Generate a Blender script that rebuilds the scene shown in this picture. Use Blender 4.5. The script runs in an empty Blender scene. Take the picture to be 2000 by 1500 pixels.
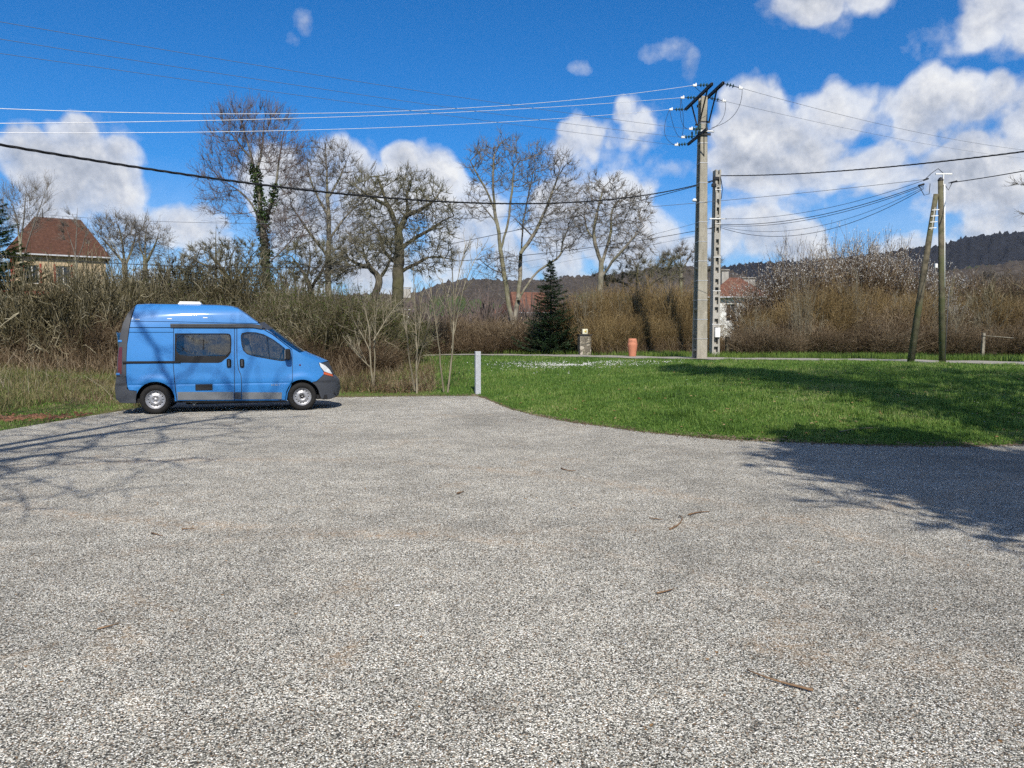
import bpy, bmesh, math, random
import numpy as np
from mathutils import Vector, Matrix, noise as mnoise
from mathutils.geometry import delaunay_2d_cdt
rng = np.random.default_rng(7)
random.seed(7)
SC = bpy.context.scene
COL = SC.collection
PI = math.pi
F, HOR, CAMH = 1500.0, 668.0, 1.6
PITCH = math.atan((750-HOR)/F)
CP, SP = math.cos(PITCH), math.sin(PITCH)

# ---------------------------------------------------------------- measuring
def ray(px, py):
    a, b = (px-1000)/F, (750-py)/F
    return np.array([a, CP+b*SP, -SP+b*CP])
def G(px, py, z=0.0):
    d = ray(px, py); t = (z-CAMH)/d[2]
    return np.array([d[0]*t, d[1]*t, z])
def at(px, py, Y):
    d = ray(px, py); t = Y/d[1]
    return np.array([d[0]*t, Y, CAMH+d[2]*t])

# ---------------------------------------------------------------- objects
def tag(o, label=None, cat=None, group=None, kind=None):
    if label: o['label'] = label
    if cat: o['category'] = cat
    if group: o['group'] = group
    if kind: o['kind'] = kind
    return o
def empty(name, loc, rz=0, label=None, cat=None, group=None):
    o = bpy.data.objects.new(name, None); COL.objects.link(o)
    o.location = loc; o.rotation_euler = (0, 0, rz); o.empty_display_size = .2
    return tag(o, label, cat, group)
def mesh_np(name, V, Fq, mats, parent=None, smooth=False, mi=None, loc=None):
    """V (n,3); Fq = list of index arrays, each (m,k)"""
    me = bpy.data.meshes.new(name)
    V = np.asarray(V, dtype=np.float32)
    Fq = [np.asarray(f, dtype=np.int32) for f in Fq if len(f)]
    me.vertices.add(len(V)); me.vertices.foreach_set('co', V.ravel())
    nl = sum(f.size for f in Fq); nf = sum(len(f) for f in Fq)
    me.loops.add(nl); me.polygons.add(nf)
    me.loops.foreach_set('vertex_index', np.concatenate([f.ravel() for f in Fq]))
    tot = np.concatenate([np.full(len(f), f.shape[1], dtype=np.int32) for f in Fq])
    st = np.concatenate([[0], np.cumsum(tot)[:-1]]).astype(np.int32)
    me.polygons.foreach_set('loop_start', st)
    me.polygons.foreach_set('loop_total', tot)
    if smooth: me.polygons.foreach_set('use_smooth', np.ones(nf, dtype=bool))
    if not isinstance(mats, (list, tuple)): mats = [mats]
    for m in mats: me.materials.append(m)
    if mi is not None: me.polygons.foreach_set('material_index', np.asarray(mi, dtype=np.int32))
    me.update(calc_edges=True)
    me.validate()
    o = bpy.data.objects.new(name, me); COL.objects.link(o)
    if parent: o.parent = parent
    if loc is not None: o.location = loc
    return o
class MB:
    def __init__(s): s.bm = bmesh.new()
    def box(s, c, d, rot=None, bev=0.0):
        m = Matrix.Translation(c)
        if rot is not None: m = m @ (rot.to_4x4() if hasattr(rot, 'to_4x4') else rot)
        r = bmesh.ops.create_cube(s.bm, size=1.0, matrix=m @ Matrix.Diagonal((d[0], d[1], d[2], 1)))
        if bev > 0:
            es = list({e for v in r['verts'] for e in v.link_edges})
            bmesh.ops.bevel(s.bm, geom=es, offset=bev, segments=2, affect='EDGES', profile=.5)
        return s
    def bar(s, a, b, w, h=None, up=(0, 0, 1), w2=None, bev=0):
        a, b = Vector(a), Vector(b); d = b-a; L = d.length
        if L < 1e-6: return s
        z = d.normalized(); x = Vector(up).cross(z)
        if x.length < 1e-4: x = Vector((1, 0, 0)).cross(z)
        x.normalize(); y = z.cross(x)
        R = Matrix((x, y, z)).transposed()
        return s.box((a+b)/2, (w, h or w, L), R, bev)
    def tube(s, pts, r, n=8, cap=True):
        pts = [Vector(p) for p in pts]
        if not hasattr(r, '__len__'): r = [r]*len(pts)
        rings = []; px = None
        for i, p in enumerate(pts):
            d = (pts[min(i+1, len(pts)-1)]-pts[max(i-1, 0)]).normalized()
            if px is None:
                px = d.cross(Vector((0, 0, 1)))
                if px.length < .1: px = d.cross(Vector((1, 0, 0)))
            px = (px - d*px.dot(d)).normalized(); py = d.cross(px)
            rings.append([s.bm.verts.new(p+(px*math.cos(2*PI*k/n)+py*math.sin(2*PI*k/n))*r[i]) for k in range(n)])
        for a, b in zip(rings, rings[1:]):
            for k in range(n):
                f = s.bm.faces.new((a[k], a[(k+1) % n], b[(k+1) % n], b[k])); f.smooth = True
        if cap and n > 2:
            s.bm.faces.new(rings[0][::-1]); s.bm.faces.new(rings[-1])
        return s
    def lathe(s, prof, n=24, M=Matrix.Identity(4), smooth=True):
        """prof: list of (r, h) revolved about local z"""
        rings = []
        for r, h in prof:
            if r < 1e-5: rings.append([s.bm.verts.new(M @ Vector((0, 0, h)))])
            else: rings.append([s.bm.verts.new(M @ Vector((r*math.cos(2*PI*k/n), r*math.sin(2*PI*k/n), h))) for k in range(n)])
        for a, b in zip(rings, rings[1:]):
            for k in range(n):
                q = [a[k % len(a)], a[(k+1) % len(a)], b[(k+1) % len(b)], b[k % len(b)]]
                u = []
                for v in q:
                    if v not in u: u.append(v)
                if len(u) > 2:
                    try: f = s.bm.faces.new(u); f.smooth = smooth
                    except ValueError: pass
        return s
    def poly(s, pts, thick=None):
        vs = [s.bm.verts.new(p) for p in pts]
        f = s.bm.faces.new(vs)
        if thick is not None:
            r = bmesh.ops.extrude_face_region(s.bm, geom=[f])
            bmesh.ops.translate(s.bm, vec=Vector(thick), verts=[g for g in r['geom'] if isinstance(g, bmesh.types.BMVert)])
        return s
    def build(s, name, mat, parent=None, loc=None, rz=0, autosm=None, recalc=True):
        if recalc: bmesh.ops.recalc_face_normals(s.bm, faces=s.bm.faces)
        me = bpy.data.meshes.new(name); s.bm.to_mesh(me); s.bm.free()
        for m in (mat if isinstance(mat, (list, tuple)) else [mat]):
            me.materials.append(m)
        if autosm: me.shade_smooth(); me.set_sharp_from_angle(angle=math.radians(autosm))
        o = bpy.data.objects.new(name, me); COL.objects.link(o)
        if parent: o.parent = parent
        if loc is not None: o.location = loc
        o.rotation_euler.z = rz
        return o

# ---------------------------------------------------------------- materials
class NT:
    def __init__(s, name):
        s.m = bpy.data.materials.new(name); s.m.use_nodes = True
        s.t = s.m.node_tree; s.t.nodes.clear()
        s.out = s.n('ShaderNodeOutputMaterial')
    def n(s, typ, **kw):
        nd = s.t.nodes.new(typ)
        for k, v in kw.items():
            if k.startswith('i_'):
                nd.inputs[k[2:].replace('_', ' ')].default_value = v
            else: setattr(nd, k, v)
        return nd
    def l(s, a, b): s.t.links.new(a, b)
    def coord(s, scale=1.0, obj=True):
        tc = s.n('ShaderNodeTexCoord')
        if scale == 1.0: return tc.outputs['Object']
        mp = s.n('ShaderNodeMapping'); mp.inputs['Scale'].default_value = (scale,)*3 if not hasattr(scale, '__len__') else scale
        s.l(tc.outputs['Object'], mp.inputs['Vector']); return mp.outputs[0]
    def world(s, scale=1.0):
        g = s.n('ShaderNodeNewGeometry')
        mp = s.n('ShaderNodeMapping'); mp.inputs['Scale'].default_value = (scale,)*3 if not hasattr(scale, '__len__') else scale
        s.l(g.outputs['Position'], mp.inputs['Vector']); return mp.outputs[0]
    def noise(s, vec, scale, detail=4, rough=.55, dist=0):
        n = s.n('ShaderNodeTexNoise'); n.inputs['Scale'].default_value = scale
        n.inputs['Detail'].default_value = detail; n.inputs['Roughness'].default_value = rough
        n.inputs['Distortion'].default_value = dist
        s.l(vec, n.inputs['Vector']); return n.outputs['Fac']
    def ramp(s, fac, stops, interp='LINEAR'):
        r = s.n('ShaderNodeValToRGB'); r.color_ramp.interpolation = interp
        e = r.color_ramp.elements
        while len(e) < len(stops): e.new(.5)
        for el, (p, c) in zip(e, stops):
            el.position = p; el.color = (*c, 1) if hasattr(c, '__len__') else (c, c, c, 1)
        s.l(fac, r.inputs[0]); return r.outputs[0]
    def mix(s, a, b, fac, mode='MIX'):
        m = s.n('ShaderNodeMix', data_type='RGBA', blend_type=mode)
        for sock, v in ((m.inputs[0], fac), (m.inputs[6], a), (m.inputs[7], b)):
            if hasattr(v, 'is_linked') or hasattr(v, 'links'): s.l(v, sock)
            else: sock.default_value = (*v, 1) if hasattr(v, '__len__') else v
        return m.outputs[2]
    def math(s, op, a, b=None, c=None, clamp=False):
        m = s.n('ShaderNodeMath', operation=op, use_clamp=clamp)
        for i, v in enumerate((a, b, c)):
            if v is None: continue
            if hasattr(v, 'links'): s.l(v, m.inputs[i])
            else: m.inputs[i].default_value = v
        return m.outputs[0]
    def bsdf(s, color, rough=.8, spec=.3, metal=0, coat=0, bump=None, bstr=.3, bdist=.01, trans=0, subs=None):
        b = s.n('ShaderNodeBsdfPrincipled')
        for k, v in (('Base Color', color), ('Roughness', rough), ('Specular IOR Level', spec), ('Metallic', metal), ('Coat Weight', coat)):
            if hasattr(v, 'links'): s.l(v, b.inputs[k])
            else: b.inputs[k].default_value = (*v, 1) if hasattr(v, '__len__') else v
        b.inputs['Coat Roughness'].default_value = .06
        if bump is not None:
            bp = s.n('ShaderNodeBump'); bp.inputs['Strength'].default_value = bstr; bp.inputs['Distance'].default_value = bdist
            s.l(bump, bp.inputs['Height']); s.l(bp.outputs[0], b.inputs['Normal'])
        o = b.outputs[0]
        if trans > 0:
            tr = s.n('ShaderNodeBsdfTranslucent')
            if hasattr(color, 'links'): s.l(color, tr.inputs[0])
            else: tr.inputs[0].default_value = (*color, 1)
            mx = s.n('ShaderNodeMixShader'); mx.inputs[0].default_value = trans
            s.l(o, mx.inputs[1]); s.l(tr.outputs[0], mx.inputs[2]); o = mx.outputs[0]
        s.l(o, s.out.inputs['Surface'])
        s.b = b
        return s.m
def mat(name, c, rough=.7, spec=.3, metal=0, coat=0, var=.12, scale=6, bstr=0.0):
    t = NT(name); v = t.world(1)
    n = t.noise(v, scale, 5, .6)
    lo = tuple(x*(1-var) for x in c); hi = tuple(min(1, x*(1+var)) for x in c)
    col = t.ramp(n, [(.3, lo), (.7, hi)])
    return t.bsdf(col, rough, spec, metal, coat, bump=n if bstr else None, bstr=bstr)
def bark(name, dark, light, tint=None, tfac=.3, scale=3):
    t = NT(name); v = t.world(1)
    n = t.noise(v, scale, 6, .65); n2 = t.noise(v, scale*.23, 3, .6)
    c = t.ramp(n, [(.32, dark), (.66, light)])
    if tint: c = t.mix(c, tint, t.math('MULTIPLY', t.ramp(n2, [(.42, 0.0), (.62, 1.0)]), tfac))
    return t.bsdf(c, .9, .15)
def leafmat(name, stops, trans=.25, rough=.6, scale=1.2, spec=.3):
    t = NT(name); g = t.n('ShaderNodeNewGeometry'); v = t.world(1)
    n = t.noise(v, scale, 4, .6)
    f = t.math('ADD', t.math('MULTIPLY', g.outputs['Random Per Island'], .45), t.math('MULTIPLY_ADD', n, .95, -.17))
    c = t.ramp(f, stops)
    return t.bsdf(c, rough, spec, trans=trans)

M = {}
def asphalt():
    t = NT('worn_chip_asphalt'); v = t.coord()
    vo = t.n('ShaderNodeTexVoronoi', feature='F1'); vo.inputs['Scale'].default_value = 158; vo.inputs['Randomness'].default_value = 1
    # slight warp so that the stones are not round
    wn = t.n('ShaderNodeTexNoise'); wn.inputs['Scale'].default_value = 60; wn.inputs['Detail'].default_value = 1
    t.l(v, wn.inputs['Vector'])
    va = t.n('ShaderNodeVectorMath', operation='MULTIPLY_ADD'); t.l(wn.outputs['Color'], va.inputs[0]); va.inputs[1].default_value = (.012,)*3; t.l(v, va.inputs[2])
    t.l(va.outputs[0], vo.inputs['Vector'])
    sep = t.n('ShaderNodeSeparateColor'); t.l(vo.outputs['Color'], sep.inputs[0])
    stone = t.ramp(sep.outputs[0], [(0, (.026, .026, .023)), (.29, (.084, .082, .073)), (.46, (.265, .256, .223)), (.66, (.435, .425, .375)), (.86, (.70, .69, .63)), (1, (.90, .89, .85))])
    warm = t.mix(stone, (.42, .27, .15), t.math('MULTIPLY', t.ramp(sep.outputs[1], [(.86, 0.0), (.9, 1.0)]), .45))
    edge = t.ramp(vo.outputs['Distance'], [(.4, 1.0), (.8, .3)])
    c = t.mix((0, 0, 0), warm, edge)
    # broad wear
    big = t.noise(v, .35, 5, .6, .4)
    c = t.mix(c, t.ramp(big, [(.3, .84), (.5, 1.12), (.7, 1.28)]), 1.0, 'MULTIPLY')
    mid = t.noise(v, 2.6, 5, .62)
    c = t.mix(c, t.ramp(mid, [(.3, .8), (.65, 1.12)]), 1.0, 'MULTIPLY')
    # rusty stains
    st = t.math('MULTIPLY', t.ramp(t.noise(v, .8, 6, .7, .8), [(.56, 0.0), (.68, 1.0)]), t.ramp(t.noise(v, 16, 5, .75), [(.44, .0), (.60, .55)]))
    c = t.mix(c, (.33, .22, .12), t.math('MULTIPLY', st, .8))
    # soil dragged along old wheel tracks
    g2 = t.noise(v, 13, 5, .75)
    for cx_, cy_, R_, w_ in ((-1.15, 3.0, 3.3, .16), (-.6, 16.0, 9.6, .22), (-3.5, 3.5, 6.9, .25)):
        dv = t.n('ShaderNodeVectorMath', operation='DISTANCE'); t.l(v, dv.inputs[0]); dv.inputs[1].default_value = (cx_, cy_, 0)
        ab = t.math('ABSOLUTE', t.math('SUBTRACT', t.math('ADD', dv.outputs['Value'], t.math('MULTIPLY_ADD', mid, .5, -.25)), R_))
        k_ = t.math('MULTIPLY', t.ramp(t.math('MULTIPLY', ab, .5/w_), [(0, 1.0), (.5, 0.0)]), t.math('MULTIPLY', t.ramp(g2, [(.44, 0.0), (.62, .6)]), t.ramp(big, [(.42, .1), (.6, 1.0)])))
        c = t.mix(c, (.36, .23, .12), k_)
    h = t.math('SUBTRACT', t.math('MULTIPLY', sep.outputs[2], .6), t.math('MULTIPLY', vo.outputs['Distance'], 1.3))
    t.bsdf(c, .85, .25, bump=h, bstr=.75, bdist=.006); t.b.inputs['Diffuse Roughness'].default_value = 1.0
    return t.m
def ground_mat():
    t = NT('soil_and_turf'); v = t.coord()
    a = t.noise(v, .6, 6, .65); b = t.noise(v, 9, 5, .7); c3 = t.noise(v, 45, 3, .7)
    green = t.ramp(b, [(.3, (.035, .065, .013)), (.55, (.07, .13, .022)), (.75, (.14, .16, .04))])
    straw = t.ramp(c3, [(.3, (.09, .07, .03)), (.6, (.22, .18, .09)), (.75, (.34, .28, .16))])
    # straw-coloured rough to the left, turf to the right (position of the mown lawn)
    sx = t.n('ShaderNodeSeparateXYZ'); t.l(v, sx.inputs[0])
    e = t.math('ADD', sx.outputs[0], t.math('MULTIPLY', sx.outputs[1], .12))
    lawn = t.ramp(t.math('MULTIPLY_ADD', t.math('ADD', e, t.math('MULTIPLY', a, 2)), .1, .5), [(.58, 0.0), (.68, 1.0)])
    mixf = t.math('MULTIPLY', t.ramp(a, [(.35, .35), (.62, .95)]), t.math('SUBTRACT', 1.0, lawn))
    col = t.mix(green, straw, mixf)
    dirt = t.ramp(t.noise(v, 1.5, 6, .7), [(.62, 0.0), (.72, .6)])
    col = t.mix(col, (.13, .075, .04), dirt)
    t.bsdf(col, .95, .1, bump=c3, bstr=.5, bdist=.03)
    return t.m
def lane_mat():
    t = NT('lane_surface'); v = t.coord()
    a = t.noise(v, 60, 4, .7); b = t.noise(v, 1.2, 5, .6)
    c = t.ramp(a, [(.3, (.22, .20, .17)), (.6, (.42, .39, .34)), (.8, (.6, .57, .52))])
    c = t.mix(c, t.ramp(b, [(.3, .75), (.7, 1.1)]), 1.0, 'MULTIPLY')
    t.bsdf(c, .9, .2, bump=a, bstr=.4, bdist=.005)
    return t.m
def concrete(name, base, stain, scale=2.0):
    t = NT(name); v = t.world((scale, scale, scale*.35)); w = t.world(1)
    n = t.noise(v, 1.6, 6, .65); f = t.noise(w, 38, 3, .7); s2 = t.noise(w, 14, 4, .7)
    c = t.mix(base, stain, t.ramp(n, [(.4, 0.0), (.68, .75)]))
    c = t.mix(c, t.ramp(f, [(.32, .62), (.6, 1.1)]), 1.0, 'MULTIPLY')
    c = t.mix(c, (.27, .25, .14), t.ramp(s2, [(.58, 0.0), (.68, .4)]))
    return t.bsdf(c, .92, .2, bump=f, bstr=.35, bdist=.01)
def glass_mat(name, tint, rough=.02):
    t = NT(name)
    tr = t.n('ShaderNodeBsdfTransparent'); tr.inputs[0].default_value = (*tint, 1)
    gl = t.n('ShaderNodeBsdfGlossy'); gl.inputs['Roughness'].default_value = rough; gl.inputs[0].default_value = (1, 1, 1, 1)
    fr = t.n('ShaderNodeFresnel'); fr.inputs[0].default_value = 1.55
    f = t.math('MULTIPLY_ADD', fr.outputs[0], 1.2, .04, clamp=True)
    mx = t.n('ShaderNodeMixShader'); t.l(f, mx.inputs[0]); t.l(tr.outputs[0], mx.inputs[1]); t.l(gl.outputs[0], mx.inputs[2])
    t.l(mx.outputs[0], t.out.inputs['Surface']); return t.m

M['asphalt'] = asphalt(); M['ground'] = ground_mat(); M['lane'] = lane_mat()
M['grass'] = leafmat('lawn_grass', [(.14, (.03, .06, .014)), (.32, (.075, .15, .026)), (.5, (.125, .235, .038)), (.70, (.22, .32, .07)), (.92, (.48, .43, .22))], .3, .55, .45)
M['rough_grass'] = leafmat('rough_straw_grass', [(.15, (.05, .055, .015)), (.38, (.12, .13, .04)), (.6, (.24, .21, .09)), (.85, (.42, .35, .2)), (1, (.5, .44, .28))], .3, .7, .6)
M['verge_grass'] = leafmat('verge_grass', [(.15, (.05, .09, .015)), (.5, (.13, .22, .035)), (.85, (.26, .34, .08)), (1, (.4, .4, .16))], .35, .6, .8)
M['bark_grey'] = bark('grey_bark', (.07, .062, .05), (.30, .275, .225), (.20, .20, .10), .5)
M['bark_dark'] = bark('dark_bark', (.028, .024, .019), (.125, .11, .085), (.13, .13, .06), .5)
M['bark_pale'] = bark('pale_bark', (.13, .12, .09), (.44, .41, .33), (.25, .25, .14), .3)
M['twig_grey'] = bark('grey_twigs', (.09, .078, .068), (.26, .235, .195), None)
M['twig_mauve'] = bark('mauve_twigs', (.08, .062, .06), (.22, .175, .155), None)
M['twig_lichen'] = bark('lichen_twigs', (.055, .05, .036), (.23, .21, .155), (.17, .17, .08), .4)
M['ivy'] = leafmat('ivy_leaves', [(.2, (.012, .025, .006)), (.5, (.03, .06, .012)), (.85, (.08, .12, .03))], .1, .45, 2)
M['needles'] = leafmat('fir_needles', [(.2, (.012, .03, .013)), (.55, (.03, .065, .026)), (.9, (.07, .12, .05))], .05, .6, 1.5)
M['needles_green'] = leafmat('green_needles', [(.2, (.015, .035, .008)), (.55, (.04, .075, .015)), (.9, (.09, .13, .03))], .1, .6, 1)
def stemmat(name, stops, sc=.5):
    t = NT(name); g = t.n('ShaderNodeNewGeometry'); v = t.world(1)
    n = t.noise(v, sc, 4, .6)
    f = t.math('ADD', t.math('MULTIPLY', g.outputs['Random Per Island'], .5), t.math('MULTIPLY', n, .6))
    return t.bsdf(t.ramp(f, stops), .85, .15)
M['stem_brown'] = stemmat('brown_stems', [(.2, (.024, .016, .01)), (.42, (.08, .053, .03)), (.62, (.175, .122, .072)), (.85, (.40, .32, .215))])
M['stem_gold'] = stemmat('golden_stems', [(.2, (.07, .045, .018)), (.45, (.18, .125, .055)), (.7, (.30, .22, .105)), (.95, (.42, .33, .19))])
M['stem_olive'] = stemmat('olive_stems', [(.2, (.02, .018, .008)), (.42, (.078, .067, .034)), (.62, (.18, .155, .088)), (.87, (.42, .38, .27))])
M['stem_red'] = stemmat('russet_stems', [(.2, (.026, .018, .011)), (.42, (.095, .066, .04)), (.62, (.19, .14, .085)), (.85, (.40, .32, .22))])
M['stem_pale'] = stemmat('pale_stems', [(.2, (.11, .095, .065)), (.6, (.25, .22, .155)), (.95, (.42, .38, .28))], 2)
M['bud'] = leafmat('olive_buds', [(.2, (.025, .045, .006)), (.5, (.07, .10, .015)), (.85, (.15, .18, .035))], .3, .6, .8)
M['blossom'] = leafmat('white_blossom', [(.2, (.55, .53, .48)), (.8, (.85, .84, .8))], .3, .7)
M['concrete'] = concrete('pole_concrete', (.40, .37, .305), (.24, .22, .175))
M['concrete_grey'] = concrete('grey_concrete', (.46, .44, .40), (.3, .285, .25))
M['post'] = concrete('smooth_post_concrete', (.50, .52, .55), (.42, .44, .47), 1)
M['wood'] = bark('weathered_pole_wood', (.06, .052, .036), (.19, .165, .115), (.10, .12, .05), .6, 5)
M['steel_dark'] = mat('dark_galvanised_steel', (.035, .035, .038), .6, .4, .3)
M['steel'] = mat('galvanised_steel', (.6, .6, .6), .45, .5, .6)
M['white_metal'] = mat('white_coated_metal', (.8, .8, .78), .5, .4)
M['insulator'] = mat('green_glass_insulator', (.03, .08, .065), .15, .6)
M['wire_al'] = mat('bright_wire', (.82, .82, .84), .45, .5, .35)
M['wire'] = mat('black_wire', (.02, .02, .022), .6, .3)
M['wire_thin'] = mat('dull_wire', (.13, .14, .16), .6, .3)
M['terracotta'] = mat('terracotta_paint', (.52, .21, .125), .75, .25, var=.1, scale=14)
M['stick'] = bark('fallen_stick_bark', (.10, .06, .035), (.30, .19, .11), None)
M['dead_leaf'] = leafmat('dead_leaves', [(.2, (.16, .08, .03)), (.6, (.34, .2, .09)), (.95, (.55, .42, .25))], .1, .8)
M['white_stone'] = leafmat('white_stones', [(.2, (.35, .34, .32)), (.5, (.62, .61, .58)), (.95, (.85, .84, .82))], 0, .85, 3)
# ================================================================ TERRAIN
edge_px = [(0, 842), (70, 826), (130, 813), (185, 799), (232, 789), (300, 784), (480, 779), (660, 776), (800, 774), (930, 773), (948, 778), (972, 789), (1000, 800),
           (1050, 812), (1100, 822), (1180, 833), (1250, 843), (1330, 851), (1400, 857), (1500, 862), (1600, 866), (1700, 869), (1800, 871.5), (1900, 871), (2000, 868)]
EDGE = np.array([G(*p)[:2] for p in edge_px])
LEFT0 = np.array([[-40, 5.0], [-26, 9.5], [-15.5, 12.2]])
RIGHT0 = np.array([[10.5, 12.6], [14, 13.5], [22, 15.5], [40, 18.]])
EDGE = np.vstack([LEFT0, EDGE, RIGHT0])
def seg_dist(P, poly):
    """distance of points to polyline"""
    d = np.full(len(P), 1e9)
    for a, b in zip(poly[:-1], poly[1:]):
        ab = b-a; t = np.clip(((P-a)@ab)/(ab@ab), 0, 1)
        d = np.minimum(d, np.hypot(*(P-a-t[:, None]*ab).T))
    return d
def inside_lot(P):
    # beyond = above the edge polyline as a function of x
    ye = np.interp(P[:, 0], EDGE[:, 0], EDGE[:, 1])
    return (P[:, 1] < ye) & (P[:, 1] > -45) & (np.abs(P[:, 0]) < 40)
def sstep(x): x = np.clip(x, 0, 1); return x*x*(3-2*x)
def lnoise(x, y, f, s=0):
    return (np.sin(x*f*1.3+1.7+s)*np.cos(y*f*1.1-.6+s)+.6*np.sin(x*f*2.7-y*f*2.1+2.2+s)+.35*np.sin(y*f*4.9+x*f*3.7+s))/1.95
LANE = np.array([[26, 24.0], [18.9, 28.3], [14.5, 31.0], [10.5, 33.8], [7.3, 36.3], [3.6, 40.0], [-.5, 42.3], [-5.5, 43.6], [-14, 44.5], [-30, 44]])
LANE_W = 1.35
def hgt(x, y):
    x = np.asarray(x, float); y = np.asarray(y, float); sh = x.shape
    P = np.stack([x.ravel(), y.ravel()], 1)
    d = np.where(inside_lot(P), 0, seg_dist(P, EDGE))
    X, Y = P.T
    hr = .93*(1-np.exp(-d/7.2))
    hl = .78*sstep((d-1)/19.0)
    t = sstep((X-(-1.75-.11*(Y-23)))/2.6+.5)
    h = hr*t+hl*(1-t)
    h = h+.035*lnoise(X, Y, .9)*sstep(d/2)+.02*lnoise(X, Y, 2.6, 3)*sstep(d/1.5)*(1-t)*2
    dl = seg_dist(P, LANE)
    h = np.where(dl < 3, h*(1-sstep(1-dl/3)*.5)+sstep(1-dl/3)*.5*(.93*(1-np.exp(-d/7.2))), h)
    h = h-sstep((np.hypot(X, Y)-75)/200)*9
    h = np.where(inside_lot(P), -.03, h+.012*sstep(d/.1))
    return h.reshape(sh)
def hz(x, y): return float(hgt(np.array([x]), np.array([y]))[0])
def base(px, Y):
    """point on the terrain at depth Y below picture column px"""
    x = (px-1000)/F*Y*1.0
    return np.array([x, Y, hz(x, Y)])

# ground sheet: polar, fine towards the front
ang = np.concatenate([np.radians(np.linspace(-48, 48, 330)), np.radians(np.linspace(50, 310, 80))])
rad = np.concatenate([[.01], np.geomspace(2, 9, 10), np.linspace(9.4, 48, 175), np.geomspace(49, 4200, 60)])
A, R = np.meshgrid(ang, rad, indexing='ij')
gx, gy = R*np.sin(A), R*np.cos(A); gz = hgt(gx, gy)
na, nr = A.shape
idx = np.arange(na*nr).reshape(na, nr)
q = np.stack([idx, np.roll(idx, -1, 0)], -1)
quads = np.stack([idx[:, :-1], idx[:, 1:], np.roll(idx, -1, 0)[:, 1:], np.roll(idx, -1, 0)[:, :-1]], -1).reshape(-1, 4)
tag(mesh_np('ground', np.stack([gx, gy, gz], -1).reshape(-1, 3), [quads[:, ::-1]], M['ground'], smooth=True), kind='structure')
# car park surface
def lot_mesh():
    xs = np.arange(-40, 40.01, .25); ye = np.interp(xs, EDGE[:, 0], EDGE[:, 1])
    ye = ye+.03*np.sin(xs*9.1)+.025*np.sin(xs*23+1)+.02*rng.normal(size=len(xs))
    V = []; ts = np.array([0, .5, 1])
    for x, e in zip(xs, ye):
        for t in ts: V.append((x, -45+(e+45)*t, 0))
    V = np.array(V); i = np.arange(len(V)).reshape(len(xs), 3)
    Q = np.stack([i[:-1, :-1], i[1:, :-1], i[1:, 1:], i[:-1, 1:]], -1).reshape(-1, 4)
    return V, Q
V, Q = lot_mesh()
tag(mesh_np('car_park_surface', V, [Q], M['asphalt']), kind='structure')
# lane
def ribbon(line, w, dz, n=160):
    t = np.linspace(0, 1, len(line)); tt = np.linspace(0, 1, n)
    c = np.stack([np.interp(tt, t, line[:, k]) for k in (0, 1)], 1)
    for _ in range(12): c[1:-1] = (c[:-2]+2*c[1:-1]+c[2:])/4
    d = np.gradient(c, axis=0); d /= np.linalg.norm(d, axis=1)[:, None]; nrm = np.stack([-d[:, 1], d[:, 0]], 1)
    ks = np.linspace(-1, 1, 9); V = []
    wob = 1+.06*np.sin(np.arange(n)*.9)+.05*rng.normal(size=n)
    for k in ks:
        p = c+nrm*(k*w*wob)[:, None]
        V.append(np.concatenate([p, (hgt(p[:, 0], p[:, 1])+dz)[:, None]], 1))
    V = np.stack(V, 1); i = np.arange(n*9).reshape(n, 9)
    Q = np.stack([i[:-1, :-1], i[:-1, 1:], i[1:, 1:], i[1:, :-1]], -1).reshape(-1, 4)
    return V.reshape(-1, 3), Q
V, Q = ribbon(LANE, LANE_W, .03)
tag(mesh_np('lane', V, [Q], M['lane'], smooth=True), kind='structure')

# ---------------------------------------------------------------- grass
def blades(name, P, hgts, wid, m, lean=.45, seed=1, kind='stuff'):
    r = np.random.default_rng(seed); n = len(P)
    a = r.uniform(0, 2*PI, n); la = r.uniform(0, 2*PI, n); lm = np.abs(r.normal(0, lean, n))*hgts
    w = np.stack([np.cos(a), np.sin(a), np.zeros(n)], 1)*(wid/2)[:, None]
    L = np.stack([np.cos(la)*lm, np.sin(la)*lm, np.zeros(n)], 1)
    up = np.array([0, 0, 1.])*hgts[:, None]
    b0, b1 = P-w, P+w
    m0 = P+L*.35+up*.6-w*.75; m1 = P+L*.35+up*.6+w*.75; tp = P+L+up*(1-.25*np.minimum(lm/np.maximum(hgts, .01), 1))[:, None]
    V = np.stack([b0, b1, m1, m0, tp], 1).reshape(-1, 3); k = np.arange(n)[:, None]*5
    o = mesh_np(name, V, [k+np.array([[0, 1, 2, 3]]), k+np.array([[3, 2, 4]])], m)
    return tag(o, kind=kind)
def sample_view(n, y0, y1, u0, u1, r, power=1.6):
    """random spots in front of the lot, denser close by"""
    t = r.uniform(0, 1, n); e = 1-power
    Y = (y0**e+t*(y1**e-y0**e))**(1/e)
    u = r.uniform(u0, u1, n); return u*Y, Y
r = np.random.default_rng(3)
lane_d = lambda X, Y: seg_dist(np.stack([X, Y], 1), LANE)
edge_d = lambda X, Y: seg_dist(np.stack([X, Y], 1), EDGE)
def lawn_t(X, Y): return sstep((X-(-1.75-.11*(Y-23)))/2.6+.5)
X, Y = sample_view(560000, 11.3, 40, -.13, .80, r, 1.9)
P2 = np.stack([X, Y], 1)
clump = lnoise(X, Y, 1.1, 5)*.5+lnoise(X, Y, 3.7, 2)*.5
keep = (~inside_lot(P2)) & (lane_d(X, Y) > LANE_W+.02) & (r.uniform(size=len(X)) < lawn_t(X, Y)) & (r.uniform(size=len(X)) < .72+.35*clump)
side = lane_d(X, Y); beyond = Y > np.interp(X, LANE[::-1, 0], LANE[::-1, 1])
keep &= ~beyond
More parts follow.
